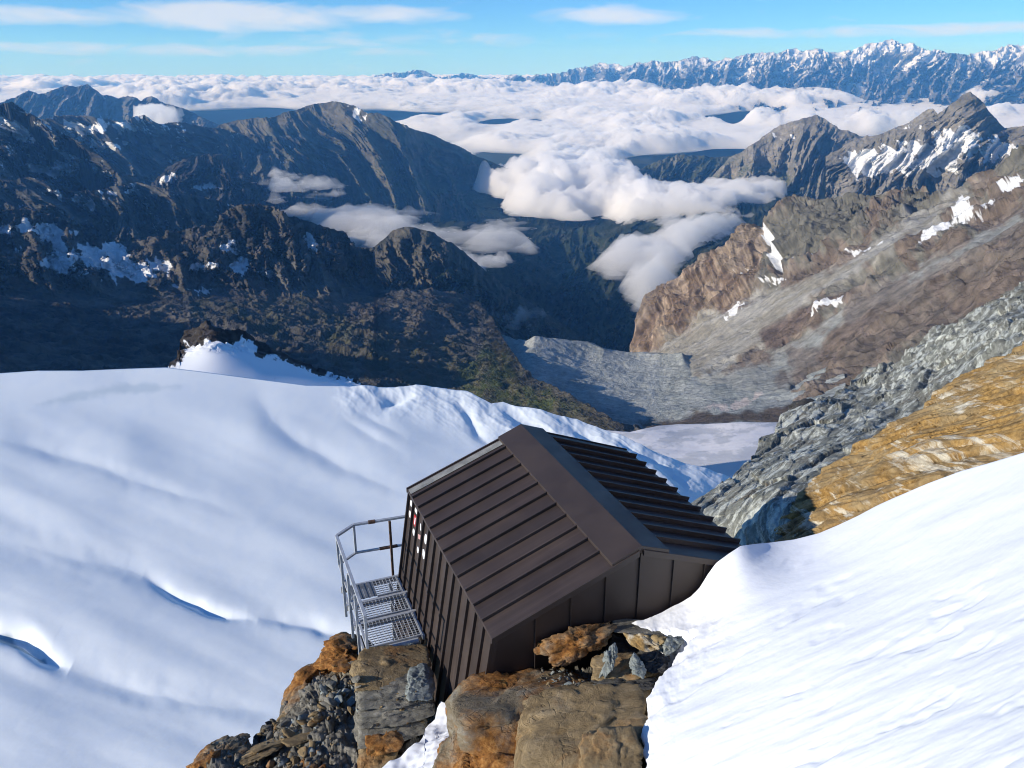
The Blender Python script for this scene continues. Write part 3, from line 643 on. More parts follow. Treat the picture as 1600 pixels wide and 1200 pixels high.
# ---- rock materials for the near rocks
def rock_mat(name, pal, rust, rustpal, foli=(1, 1, 1), scale=1.0, streak=None, bd=.05, axis=None, crk=.5, crs=.8, elong=.22):
    m, n, b = newmat(name)
    g = n.nodes.new("ShaderNodeNewGeometry")
    mp = n.nodes.new("ShaderNodeMapping"); mp.inputs["Rotation"].default_value = (R_(foli[0]), R_(foli[1]), R_(foli[2])); mp.inputs["Scale"].default_value = (1, 1, 5)
    L(n, g.outputs["Position"], mp.inputs[0])
    if axis is not None:
        t_ = Vector(axis).normalized(); a_ = t_.orthogonal().normalized(); c_ = t_.cross(a_)
        cb = n.nodes.new("ShaderNodeCombineXYZ")
        for i_, (vv, sc_) in enumerate(((t_, elong), (a_, 1.6), (c_, 1.6))):
            dn = n.nodes.new("ShaderNodeVectorMath"); dn.operation = 'DOT_PRODUCT'; L(n, g.outputs["Position"], dn.inputs[0]); dn.inputs[1].default_value = vv * sc_
            L(n, dn.outputs["Value"], cb.inputs[i_])
        mp = cb
    n0 = noise_node(n, .9 * scale, 8, .68, g.outputs["Position"], .3)
    n1 = noise_node(n, 2.2 * scale, 9, .7, mp.outputs[0], .4)
    n2 = noise_node(n, 14 * scale, 6, .65, g.outputs["Position"])
    base = ramp(n, n1.outputs[0], pal)
    ru = ramp(n, n2.outputs[0], rustpal)
    fac = ramp(n, n0.outputs[0], [(rust[0], (0, 0, 0)), (rust[1], (1, 1, 1))])
    mx = n.nodes.new("ShaderNodeMix"); mx.data_type = 'RGBA'; L(n, fac.outputs[0], mx.inputs[0]); L(n, base.outputs[0], mx.inputs[6]); L(n, ru.outputs[0], mx.inputs[7])
    last = mx.outputs[2]
    if streak:
        n3 = noise_node(n, 1.6 * scale, 7, .7, mp.outputs[0], 1.2)
        sf = ramp(n, n3.outputs[0], [(streak[0], (0, 0, 0)), (streak[1], (1, 1, 1))])
        m2 = n.nodes.new("ShaderNodeMix"); m2.data_type = 'RGBA'; L(n, sf.outputs[0], m2.inputs[0]); L(n, last, m2.inputs[6]); m2.inputs[7].default_value = (*streak[2], 1); last = m2.outputs[2]
    # grain and dark cracks
    vo = n.nodes.new("ShaderNodeTexVoronoi"); vo.feature = 'DISTANCE_TO_EDGE'; vo.inputs["Scale"].default_value = crs * scale
    nd = noise_node(n, 3 * scale, 3, .6, mp.outputs[0]); 
    va = n.nodes.new("ShaderNodeVectorMath"); va.operation = 'MULTIPLY_ADD'; L(n, nd.outputs[1], va.inputs[0]); va.inputs[1].default_value = (.6, .6, .6); L(n, mp.outputs[0], va.inputs[2])
    L(n, va.outputs[0], vo.inputs["Vector"])
    cr = ramp(n, vo.outputs["Distance"], [(0.0, (.35, .33, .32)), (.022, (1, 1, 1))])
    m3 = n.nodes.new("ShaderNodeMix"); m3.data_type = 'RGBA'; m3.blend_type = 'MULTIPLY'; m3.inputs[0].default_value = crk; L(n, last, m3.inputs[6]); L(n, cr.outputs[0], m3.inputs[7])
    gr = ramp(n, n2.outputs[0], [(.3, (.6, .6, .6)), (.62, (1.0, 1.0, 1.0))])
    m4 = n.nodes.new("ShaderNodeMix"); m4.data_type = 'RGBA'; m4.blend_type = 'MULTIPLY'; m4.inputs[0].default_value = .9; L(n, m3.outputs[2], m4.inputs[6]); L(n, gr.outputs[0], m4.inputs[7])
    L(n, m4.outputs[2], b.inputs["Base Color"]); b.inputs["Roughness"].default_value = .85; b.inputs["Specular IOR Level"].default_value = .25
    x = bump(n, n1.outputs[0], .8, bd, b); x2 = bump(n, n2.outputs[0], .6, bd * .35, b, x); bump(n, cr.outputs[0], .5, bd * .4, b, x2)
    return m
RUSTP = [(.3, (.15, .055, .016)), (.5, (.29, .125, .03)), (.7, (.40, .21, .065))]
OCHP = [(.3, (.15, .105, .055)), (.5, (.26, .19, .10)), (.7, (.36, .28, .17))]
GREYP = [(.3, (.09, .086, .075)), (.5, (.20, .19, .16)), (.72, (.36, .34, .29))]
M_rust = rock_mat("rusty_rock", [(.3, (.12, .10, .07)), (.5, (.22, .18, .12)), (.7, (.29, .28, .24))], (.42, .56), RUSTP, (20, 15, 0))
M_ochre = rock_mat("ochre_rock", OCHP, (.52, .68), RUSTP, (12, -8, 10))
M_grey = rock_mat("grey_rock", GREYP, (.60, .72), [(.3, (.12, .07, .03)), (.7, (.22, .13, .06))], (25, 10, 20))
M_pale = rock_mat("pale_rock", [(.3, (.14, .16, .16)), (.5, (.25, .28, .27)), (.7, (.36, .39, .37))], (.7, .8), RUSTP, (60, 10, 20), bd=.03)
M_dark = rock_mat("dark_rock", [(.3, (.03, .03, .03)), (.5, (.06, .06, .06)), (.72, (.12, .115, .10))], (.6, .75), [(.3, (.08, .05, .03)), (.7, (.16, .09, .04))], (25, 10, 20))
SAX = ptat(1500, 560, 33) - ptat(1250, 760, 17); OAX = ptat(1600, 705, 12.0) - ptat(1420, 640, 14.6)
def _bed(ax, ns):
    ns = Vector(ns).normalized(); return tuple((ax.normalized().cross(ns) + .55 * ns).normalized())
SBED = _bed(SAX, (-.6, -.3, .7)); OBED = _bed(OAX, (-.5, -.5, .7))
M_serp = rock_mat("grey_green_rock", [(.30, (.09, .096, .082)), (.45, (.19, .195, .165)), (.58, (.28, .285, .245)), (.72, (.42, .44, .39))], (.55, .70), [(.3, (.11, .09, .06)), (.7, (.21, .17, .12))], (0, 0, 0), .75, (.49, .58, (.60, .62, .55)), .08, SAX, .25, .5, .35)
M_orange = rock_mat("orange_rock", [(.32, (.12, .085, .045)), (.46, (.27, .185, .085)), (.60, (.36, .27, .14)), (.74, (.42, .36, .24))], (.47, .58), [(.3, (.24, .13, .035)), (.5, (.36, .22, .07)), (.7, (.42, .28, .11))], (0, 0, 0), .8, (.54, .62, (.58, .54, .44)), .06, OAX, .5, .35, .14)

def strata(P, bdir, lam, amp, warp=.5):
    b = np.asarray(bdir, float); b /= np.linalg.norm(b)
    ph = (P @ b) / lam + warp * fbm(P / (lam * 3.5), 4)
    fr = ph - np.floor(ph); h = _perm[np.floor(ph).astype(np.int64) & 255] / 255.
    return amp * (sstep(0, .16, fr) * (1 - .65 * fr) * (.35 + h) - .3)

relief("rock_slope",   # grey green rib
    [(1060,800),(1080,784),(1110,763),(1150,735),(1165,720),(1180,700),(1200,680),(1215,664),(1232,645),(1239,634),(1262,629),(1287,630),(1300,622),(1330,592),(1362,575),(1400,560),(1450,520),(1520,487),(1560,470),(1600,446),(1700,405),(1760,380),(2200,200)],
    [(1060,940),(1250,960),(1400,860),(1600,800),(1760,780),(2200,760)],
    [(1060,800,18),(1110,763,19.5),(1165,720,23),(1215,664,30),(1239,634,34),(1287,630,34),(1330,592,42),(1450,520,52),(1600,446,60),(1760,380,66),(1060,940,14),(1160,850,15.0),(1220,775,15.8),(1250,960,12.3),(1260,760,17),(1300,700,22),(1400,640,30),(1500,585,32),(1600,530,32),(1400,860,13.5),(1600,800,14),(1760,780,14),(2200,200,70),(2200,500,35),(2200,760,14),(1700,600,25)],
    1050, 420, lambda P,U,V,Rg,N: (Rg/20.)**.8*(.12*ridged(s3(P,4.2),4)+.03*fbm(s3(P,.5),4)+blocks(P/(Rg/20.)[...,None]**.6,1.7,(1.8,1,.45),.06,.25,.05,SBED)+blocks(P/(Rg/20.)[...,None]**.6,.5,(2,1,.35),.024,.25,.05,SBED)),
    None, M_serp, back=(14, 16), jag=3)
relief("rock_slope",   # orange outcrop
    [(1215,815),(1228,796),(1245,785),(1260,764),(1280,745),(1300,726),(1330,705),(1350,691),(1385,668),(1400,652),(1425,640),(1450,621),(1480,603),(1500,587),(1550,561),(1575,552),(1600,536),(1700,480),(1760,455),(2200,260)],
    [(1215,930),(1300,930),(1400,880),(1600,800),(1760,760),(2200,720)],
    [(1215,815,15.2),(1260,764,15.6),(1350,691,16.6),(1450,621,17.6),(1550,561,18.4),(1600,536,18.6),(1760,455,19),(1215,930,11.6),(1280,835,12.3),(1300,930,10.4),(1340,780,13),(1450,700,13.6),(1600,640,13.5),(1600,720,11.6),(1760,600,13.5),(1400,800,11.4),(1600,800,10),(1760,760,9.8),(2200,260,20),(2200,500,13.5),(2200,720,9.5)],
    980, 380, lambda P,U,V,Rg,N: .07*ridged(s3(P,3.2),4)+.010*fbm(s3(P,.3),4)+blocks(P,2.4,(1.7,1.4,.14),.085,.14,.06,OBED)+blocks(P,.8,(2.,1.3,.12),.026,.14,.08,OBED),
    None, M_orange, back=(3, 5), jag=3)
relief("rock_slope",   # bedrock under the hut and the rubble
    [(285,1230),(300,1200),(318,1180),(335,1168),(365,1160),(388,1150),(410,1128),(432,1112),(447,1082),(470,1045),(500,1025),(530,1010),(560,1012),(600,1024),(640,1030),(668,1040),(690,1085),(705,1110),(740,1072),(790,1058),(860,1050),(930,1040),(985,1012),(1050,1012),(1090,1020)],
    [(285,1700),(1090,1700)],
    [(300,1200,9.6),(335,1168,10),(388,1150,10.2),(447,1082,10.9),(530,1010,11.6),(600,1024,10.9),(640,1035,10.5),(690,1085,9.7),(705,1110,9.3),(740,1072,8.7),(860,1050,8.6),(985,1012,9.0),(1090,1020,8.9),(500,1100,9.9),(450,1200,8.8),(350,1200,9.3),(600,1200,8.4),(680,1180,8.1),(850,1200,6.7),(1000,1200,6.4),(1000,1090,7.7),(850,1100,7.9),(285,1420,7.2),(600,1420,6.3),(850,1420,4.9),(1090,1420,4.4),(285,1700,5.4),(600,1700,4.6),(1090,1700,3.0),(560,1120,9.5)],
    520, 300, lambda P,U,V,Rg,N: .05*ridged(s3(P,.9),3)+blocks(P,.30,(1.3,1,.45),.055,.35,.2,(.1,-.25,1))+blocks(P,.10,(1.3,1,.5),.026,.4,.2,(.1,-.25,1))-.05,
    None, M_grey, back=(1.5, 3.5), jag=3)

# ---- foreground snow slope
def fgdisp(P, U, V, Rg, N):
    W = V + .42 * (U - 1300)
    q = np.stack([(U + .35 * V) / 230., W / 48., 0 * U], -1)
    D = Rg * (.0022 * fbm(q, 3) + .0013 * fbm(q * np.array([2.3, 2.6, 1]) + 7., 3) * sstep(800, 1000, V))
    sc = fbm(np.stack([(U + .3 * V) / 80., W / 34., 0 * U + 4.4], -1), 3)
    D = D - Rg * .0030 * sstep(.2, .8, sc) * sstep(800, 960, V)
    left = sdpoly(U, V, [(880, 960), (950, 978), (985, 984), (1084, 990), (1062, 1012), (1040, 1036), (1020, 1062), (1010, 1090), (1002, 1125), (996, 1150), (1004, 1200), (1010, 1460), (700, 1460)])
    D = D - 1.1 * sstep(-6, 34, left + 5 * fbm(uvp(U, V, 16), 3))
    brk = sstep(80, 5, -left)
    return D + brk * Rg * .0026 * fbm(uvp(U, V, 34), 4, gain=.5)
relief("snow_slope",
    [(900,1030),(940,1000),(962,986),(985,974),(1010,966),(1035,957),(1060,945),(1080,932),(1092,918),(1105,898),(1120,880),(1138,866),(1157,853),(1200,849),(1240,843),(1280,833),(1310,820),(1340,806),(1370,790),(1400,776),(1450,755),(1500,736),(1550,722),(1600,707),(1700,680),(1760,668),(2300,570),(3200,540)],
    [(900,1700),(1000,1900),(3200,1900)],
    [(900,1030,8.9),(985,974,8.95),(1060,945,9.28),(1105,898,9.55),(1157,853,9.9),(1200,849,10.4),(1280,833,10.7),(1400,776,10.6),(1500,736,9.8),(1600,707,9.0),(1760,668,8),(1040,1035,7.95),(1030,1060,7.6),(1010,1120,6.9),(1000,1200,6.15),(940,1200,6.5),(1300,1000,6.9),(1300,1200,4.7),(1600,1000,4.9),(1600,1200,3.3),(900,1420,4.9),(1000,1450,4.5),(1300,1450,3.3),(1760,1450,1.9),(1760,1000,4.0),(3200,540,7.5),(3200,1000,2.9),(3200,1450,1.3),(3200,1900,.7),(2300,570,8),(2300,1000,3.2),(2300,1450,1.5),(2300,1900,.8),(1760,1900,1.2),(1300,1900,2.0),(1000,1900,2.5),(900,1700,3.3),(1450,850,8.2)],
    1750, 980, fgdisp, None, M_snow, back=(2.5, 2.2), nb=5)
def patch(name, poly, ctrl, label, mat=None):
    x = [p[0] for p in poly]
    return None
relief("snow_patch",
    [(575,1215),(600,1196),(625,1182),(640,1172),(655,1160),(663,1148),(664,1138),(670,1130),(680,1124),(684,1108),(690,1098),(697,1100),(702,1118),(707,1136)],
    [(575,1420),(650,1400),(680,1250),(700,1160),(707,1150)],
    [(600,1196,8.05),(640,1172,8.25),(670,1130,8.8),(690,1098,9.1),(707,1136,8.5),(575,1420,5.6),(650,1400,5.6),(690,1180,7.7),(650,1220,7.4)],
    160, 160, lambda P,U,V,Rg,N: .06*fbm(s3(P,.4),3,gain=.45), None, M_snow, back=(.3, .6), nb=3)

# ================================================================== BOULDERS
_ico = bmesh.new(); bmesh.ops.create_icosphere(_ico, subdivisions=5, radius=1)
ICO_V = np.array([v.co[:] for v in _ico.verts]); ICO_F = np.array([[v.index for v in f.verts] for f in _ico.faces]); _ico.free()
_ico = bmesh.new(); bmesh.ops.create_icosphere(_ico, subdivisions=3, radius=1)
ICS_V = np.array([v.co[:] for v in _ico.verts]); ICS_F = np.array([[v.index for v in f.verts] for f in _ico.faces]); _ico.free()
def hull_planes(P):
    bm = bmesh.new()
    for p in P: bm.verts.new(p)
    bmesh.ops.convex_hull(bm, input=bm.verts); bm.normal_update()
    c = P.mean(0); pl = []
    for f in bm.faces:
        nrm = np.array(f.normal[:]); d = (np.array(f.verts[0].co[:]) - c) @ nrm
        if d < 0: nrm, d = -nrm, -d
        if d > 1e-6: pl.append((*nrm, d))
    bm.free(); return c, np.array(pl)
def rock_mesh(P, k=80., amp=.03, lam=.3, bed=None, bl=.12, ba=.03, small=False):
    P = np.asarray(P, float); c0 = P.mean(0); X = P - c0
    ev, R = np.linalg.eigh(X.T @ X / len(X)); sc = np.sqrt(np.maximum(ev, 1e-6)); T = (R / sc)          # whiten
    Y = X @ T; c, pl = hull_planes(Y)
    D, F = (ICS_V, ICS_F) if small else (ICO_V, ICO_F)
    rs = np.random.RandomState(int(abs(P).sum() * 977) % 99991); ex = rs.normal(size=(10, 3)); ex /= np.linalg.norm(ex, axis=1)[:, None]
    sup = ((Y - c) @ ex.T).max(0); pl = np.vstack([pl, np.c_[ex, sup * rs.uniform(.88, .98, 10)]])           # chipped corners
    den = D @ pl[:, :3].T; rr = np.where(den > 1e-4, pl[:, 3][None] / np.maximum(den, 1e-4), 1e3)
    m = rr.min(1); r = -np.log(np.exp(-k * (rr - m[:, None])).sum(1)) / k + m
    W = (D * r[:, None] + c) @ np.linalg.inv(T) + c0
    Nn = W - W.mean(0); Nn /= np.linalg.norm(Nn, axis=1)[:, None]
    d = amp * .25 * ridged(W / lam, 3) + amp * .2 * fbm(W / (lam * .25), 4)
    if not small:
        d = d + blocks(W, lam * 1.1, (1.5, 1.2, .4), amp * 1.2, .28, .10, bed if bed is not None else (.2, -.3, 1)) + blocks(W, lam * .33, (1.5, 1.1, .45), amp * .5, .3, .1, bed if bed is not None else (.2, -.3, 1))
    if bed is not None:
        d = d + strata(W, bed, bl, ba, .4) + strata(W, bed, bl * .27, ba * .3, .5)
        jd = np.cross(np.asarray(bed, float), [.3, .9, .1]); d = d + strata(W, jd, lam * 1.7, amp * 1.2, .25)
    return W + Nn * d[:, None], F
def boulder(name, label, pts, depth, mat, drop=.35, group=None, cat="boulder", **kw):
    P = np.array([at(*p) for p in pts]); h = P.copy(); h[:, 2] = 0; h /= np.linalg.norm(h, axis=1)[:, None]
    Q = P + h * depth; Q[:, 2] -= drop * depth
    ctr = np.vstack([P, Q]); W, F = rock_mesh(ctr, **kw)
    loc = ctr.mean(0); o = mesh_obj(name, W - loc, F, mat); o.location = loc
    return tag(o, label, cat, group)
BED = (.1, -.25, 1)
G_R = "broken rocks around the hut"
boulder("boulder", "large flat rust brown slab with a grey band at the foot of the hut corner",
    [(703,1096,7.55),(712,1078,7.9),(745,1056,8.2),(800,1046,8.3),(862,1042,8.35),(915,1062,8.0),(930,1085,7.7),(860,1180,6.9),(800,1205,6.7),(715,1172,7.0),(708,1120,7.2)], .9, M_rust, .9, amp=.035, lam=.55, bed=(.2,-.5,1), bl=.20, ba=.045)
boulder("boulder", "biggest ochre slab lowest in front of the gable with a rounded left edge",
    [(812,1112,7.25),(828,1090,7.5),(880,1076,7.65),(960,1062,7.75),(1014,1072,7.65),(1008,1120,7.0),(994,1146,6.75),(1004,1200,6.2),(1000,1240,5.9),(800,1250,6.0),(806,1160,6.7)], .8, M_ochre, 1., amp=.03, lam=.5, bed=(.25,-.55,1), bl=.17, ba=.04)
boulder("boulder", "orange cracked wedge at the bottom edge beside the white snow patch",
    [(676,1205,7.2),(692,1165,7.45),(714,1150,7.4),(770,1170,6.9),(830,1200,6.55),(815,1260,6.1),(676,1260,6.6)], .5, M_rust, .9, amp=.035, lam=.3, bed=(.7,-.2,1), bl=.1, ba=.03)
boulder("boulder", "tan block with deep diagonal crack at lower edge of the snow slope",
    [(905,1170,6.3),(914,1146,6.5),(945,1146,6.5),(985,1135,6.62),(1002,1172,6.3),(1002,1240,5.8),(915,1240,5.75)], .35, M_ochre, 1., amp=.014, lam=.35, bed=(.9,-.2,.4), bl=.14, ba=.03)
boulder("boulder", "rough orange boulder leaning against the brown gable wall",
    [(844,1006,8.35),(853,1000,8.5),(900,986,8.62),(950,977,8.7),(957,985,8.6),(935,1012,8.35),(895,1030,8.2),(872,1040,8.1),(850,1025,8.2)], .22, M_rust, .6, amp=.05, lam=.25, bed=(.5,-.2,1), bl=.1, ba=.04)
boulder("boulder", "long flat slab bridging a dark hollow, tip pointing into snow",
    [(950,980,8.75),(985,983,8.85),(1084,991,8.8),(1060,1001,8.6),(1000,991,8.6),(955,988,8.6)], .35, M_grey, .3, amp=.015, lam=.3)
boulder("boulder", "bright orange block under the long flat slab",
    [(976,990,8.55),(1040,996,8.55),(1036,1018,8.4),(1020,1022,8.35),(990,1010,8.4)], .25, M_orange, .6, amp=.03, lam=.2)
boulder("boulder", "small pale angular stone wedged between orange block and snow edge",
    [(1040,998,8.45),(1075,994,8.6),(1060,1012,8.4),(1038,1028,8.2),(1034,1012,8.35)], .25, M_pale, .6, amp=.03, lam=.15)
boulder("boulder", "olive grey tilted block with a flat lit face in the middle of the hollow",
    [(925,1030,8.1),(932,1024,8.2),(985,1022,8.25),(1030,1044,8.0),(1022,1056,7.85),(962,1068,7.7),(926,1062,7.75)], .25, M_ochre, .8, amp=.025, lam=.3)
boulder("boulder", "pale blue grey splinter standing upright against the olive block",
    [(938,1056,7.72),(946,1030,7.85),(952,1012,7.95),(962,1008,7.98),(966,1022,7.88),(958,1042,7.78),(946,1060,7.68)], .14, M_pale, .4, amp=.03, lam=.15, bed=(.9,0,.3), bl=.05, ba=.02)
boulder("boulder", "small pointed pale stone to the right of the upright splinter",
    [(985,1044,7.75),(990,1022,7.85),(1000,1032,7.82),(1009,1050,7.75),(1004,1061,7.66),(988,1056,7.68)], .14, M_pale, .5, amp=.025, lam=.12)
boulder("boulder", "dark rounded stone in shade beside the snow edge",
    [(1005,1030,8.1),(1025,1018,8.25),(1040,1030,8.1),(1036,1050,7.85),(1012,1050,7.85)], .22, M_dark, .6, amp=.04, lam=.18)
boulder("boulder", "added dark filler rock standing in for the shade under the long flat slab",
    [(950,988,8.85),(1045,996,8.85),(1052,1030,8.6),(1000,1050,8.45),(945,1040,8.5)], .3, M_dark, .8, amp=.04, lam=.2)  # dark filler added so the hollow under the slab reads black
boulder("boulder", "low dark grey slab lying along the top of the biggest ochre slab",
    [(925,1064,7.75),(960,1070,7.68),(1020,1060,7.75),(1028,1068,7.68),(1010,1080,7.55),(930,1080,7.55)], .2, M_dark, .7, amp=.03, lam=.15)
# left hand rocks
boulder("boulder", "dark topped brown boulder directly left of the steel platform",
    [(498,1042,11.0),(512,1008,11.5),(535,996,11.7),(556,1000,11.6),(580,1022,11.2),(600,1030,11.0),(572,1040,10.8),(540,1052,10.6),(505,1050,10.8)], .5, M_rust, .6, amp=.06, lam=.35, bed=(.3,-.2,1), bl=.16, ba=.05)
boulder("boulder", "tall orange boulder on the left rim of the rubble",
    [(441,1118,10.4),(447,1085,10.9),(468,1054,11.2),(500,1038,11.3),(522,1052,11),(512,1075,10.7),(480,1098,10.4),(450,1115,10.3)], .4, M_rust, .6, amp=.05, lam=.35)
boulder("boulder", "broken brown boulder at the lowest left end of the rubble",
    [(300,1212,9.5),(320,1178,9.9),(352,1162,10.0),(388,1160,9.9),(384,1185,9.6),(335,1210,9.3),(310,1240,9.1)], .4, M_rust, .6, amp=.06, lam=.3, bed=(.3,-.2,1), bl=.14, ba=.04)
boulder("boulder", "smooth grey tan flat slab lying across the rubble",
    [(438,1160,9.4),(500,1128,9.75),(545,1120,9.8),(552,1128,9.6),(500,1150,9.4),(450,1170,9.2)], .25, M_ochre, .4, amp=.02, lam=.3)
boulder("boulder", "long olive slab with ochre rim below the grey tan slab",
    [(372,1190,9.4),(400,1172,9.55),(445,1156,9.6),(440,1168,9.45),(405,1188,9.25),(378,1200,9.2)], .25, M_ochre, .5, amp=.03, lam=.25)
boulder("boulder", "dark smooth rock in the shade left of the stone pier",
    [(505,1180,8.9),(530,1155,9.2),(560,1135,9.35),(575,1200,8.75),(560,1240,8.4),(500,1240,8.4)], .4, M_grey, .8, amp=.03, lam=.3)
boulder("boulder", "grey stone under the near beam of the platform",
    [(588,1036,10.4),(600,1024,10.6),(622,1018,10.7),(642,1026,10.5),(648,1040,10.2),(610,1046,10.2)], .3, M_grey, .6, amp=.04, lam=.2)
# stone pier: stacked courses, each block a stone of its own
_pier = [("big rust edged capstone of the stone pier under the hut wall", [(554,1082,9.2),(556,1066,9.35),(566,1048,9.55),(582,1038,9.7),(668,1033,9.75),(674,1048,9.55),(640,1062,9.35),(600,1076,9.2)], .5, M_ochre),
    ("wide grey tan block directly below the capstone of the stone pier", [(560,1082,9.2),(640,1066,9.25),(668,1062,9.3),(672,1086,9.1),(630,1104,9.0),(562,1112,9.0)], .5, M_grey),
    ("streaky grey block tilted at the upper right of the stone pier", [(640,1064,9.2),(664,1054,9.3),(678,1066,9.3),(676,1092,9.05),(634,1092,9.0)], .3, M_pale),
    ("middle course block of the stone pier with small chips on its ledge", [(560,1110,9.05),(672,1090,9.1),(676,1120,8.95),(620,1135,8.85),(561,1140,8.9)], .5, M_grey),
    ("rust striped lower course block of the stone pier", [(560,1138,8.95),(660,1126,8.95),(668,1148,8.8),(610,1168,8.65),(560,1170,8.75)], .5, M_grey),
    ("small brown block with an orange front near the bottom of the stone pier", [(572,1160,8.7),(620,1152,8.7),(630,1162,8.6),(618,1178,8.5),(574,1185,8.5)], .4, M_rust),
    ("lowest tan block of the stone pier beside the white snow patch", [(562,1182,8.65),(625,1172,8.6),(612,1200,8.4),(590,1225,8.2),(562,1230,8.2)], .5, M_ochre)]
for lab, pts, dp, m_ in _pier:
    boulder("stone_block", lab, pts, dp, m_, .15, cat="stone", group="blocks of the stone pier", amp=.02, lam=.25, bed=(.05,-.15,1), bl=.07, ba=.018)
boulder("boulder", "thin pale stone slab wedged upright between platform and capstone",
    [(640,1012,10.2),(652,1008,10.3),(650,1030,10.1),(656,1038,10.0),(642,1038,10.0)], .12, M_pale, .2, amp=.02, lam=.15)
boulder("boulder", "stack of flat dark slabs sticking out at the top of the grey green rib",
    [(1236,648,32.6),(1242,634,33.2),(1285,629,33.5),(1282,640,33),(1262,652,32.5),(1240,662,32.2)], 1.5, M_dark, .3, amp=.12, lam=1.0, bed=(0,-.1,1), bl=.28, ba=.16)

# ---- loose broken stones: each a thing of its own
random.seed(5)
from mathutils.bvhtree import BVHTree
_bed = [o for o in bpy.data.objects if o.name.startswith("rock_slope") and o.type == 'MESH'][2]
def bvh_of(objs):
    V, F = [], []
    for o in objs:
        b = len(V); M = o.matrix_basis
        V += [M @ v.co for v in o.data.vertices]; F += [[b + i for i in p.vertices] for p in o.data.polygons]
    return BVHTree.FromPolygons(V, F)
_tree = bvh_of([_bed] + [o for o in bpy.data.objects if o.name.startswith(("boulder", "stone_block"))])
def inpoly(u, v, poly): return sdpoly(np.array([u]), np.array([v]), poly)[0] > 0
_shapes = []
for k in range(14):
    r = np.random.RandomState(50 + k); n_ = 9
    P_ = r.normal(size=(n_, 3)); P_ /= np.linalg.norm(P_, axis=1)[:, None]; P_ *= np.array([1, r.uniform(.55, .9), r.uniform(.28, .55)])
    W, F = rock_mesh(P_, k=90, amp=.03, lam=.5, small=True); _shapes.append((W, F))
def scatter(poly, n, smin, smax, mats, label, group, name="stone"):
    meshes = {}; cnt = 0; x0, x1 = min(p[0] for p in poly), max(p[0] for p in poly); y0, y1 = min(p[1] for p in poly), max(p[1] for p in poly); tries = 0
    while cnt < n and tries < n * 30:
        tries += 1; u, v = random.uniform(x0, x1), random.uniform(y0, y1)
        if not inpoly(u, v, poly): continue
        d = Vector(rays(u, v)).normalized(); hit = _tree.ray_cast(Vector((0, 0, 0)), d, 40)
        if hit[0] is None: continue
        k = random.randrange(len(_shapes)); m_ = random.choice(mats); key = (k, m_.name)
        if key not in meshes:
            o = mesh_obj(name, _shapes[k][0], _shapes[k][1], m_); meshes[key] = o.data
        else:
            o = bpy.data.objects.new(name, meshes[key]); COL.objects.link(o)
        s = smin + (smax - smin) * random.random() ** 2.2
        o.location = hit[0] + Vector((0, 0, s * .12)); o.scale = (s, s, s); o.rotation_euler = (random.uniform(-.7, .7), random.uniform(-.7, .7), random.uniform(0, 6.28))
        tag(o, label, "stone", group); cnt += 1
scatter([(400,1150),(450,1115),(500,1085),(525,1060),(560,1060),(560,1120),(545,1125),(470,1145),(420,1165)], 170, .03, .17, [M_grey, M_pale, M_grey, M_ochre, M_ochre, M_grey], "small broken stone in the rubble between the orange rim boulder and the stone pier", "loose stones in the rubble left of the pier")
scatter([(340,1200),(400,1190),(450,1172),(520,1150),(520,1185),(500,1215),(340,1225)], 150, .025, .13, [M_grey, M_pale, M_ochre, M_ochre, M_rust], "small broken stone in the lower rubble under the flat tan slabs", "loose stones in the lower rubble")
scatter([(838,1046),(875,1040),(905,1055),(915,1070),(860,1078),(842,1066)], 70, .02, .06, [M_grey, M_ochre, M_grey, M_pale], "little stone chip in the gravel pocket below the orange leaning boulder", "stone chips in the gravel pocket", "stone_chip")
scatter([(575,1082),(660,1070),(665,1130),(580,1150)], 22, .02, .06, [M_grey, M_ochre], "stone chip lying on a ledge of the stone pier", "stone chips on the pier", "stone_chip")
scatter([(365,1160),(400,1145),(440,1112),(446,1120),(410,1155)], 18, .03, .12, [M_grey, M_dark], "small dark stone on the rim of the rubble against the snow", "stones on the rim of the rubble")

# ================================================================== HUT
AZ = R_(-21.667)
RD = Vector((math.sin(AZ), math.cos(AZ), 0)); ND = Vector((math.cos(AZ), -math.sin(AZ), 0)); BO = Vector((1.694, 9.0, -5.835)); LEN = 4.148
def H(r, n, z): return BO + RD * r + ND * n + Vector((0, 0, z))
HB = H(2.07, 0, -3.0)
def metal(name, colr, rough=.45, spec=.5, metallic=0., var=.25, sc=6.):
    m, n, b = newmat(name); g = n.nodes.new("ShaderNodeNewGeometry")
    nz = noise_node(n, sc, 5, .6, g.outputs["Position"]); r = ramp(n, nz.outputs[0], [(.3, tuple(c * (1 - var) for c in colr)), (.7, tuple(c * (1 + var) for c in colr))])
    L(n, r.outputs[0], b.inputs["Base Color"])
    rr = ramp(n, nz.outputs[0], [(.3, (rough * .85,) * 3), (.7, (rough * 1.2,) * 3)]); L(n, rr.outputs[0], b.inputs["Roughness"])
    b.inputs["Specular IOR Level"].default_value = spec; b.inputs["Metallic"].default_value = metallic
    bump(n, nz.outputs[0], .08, .01, b); return m
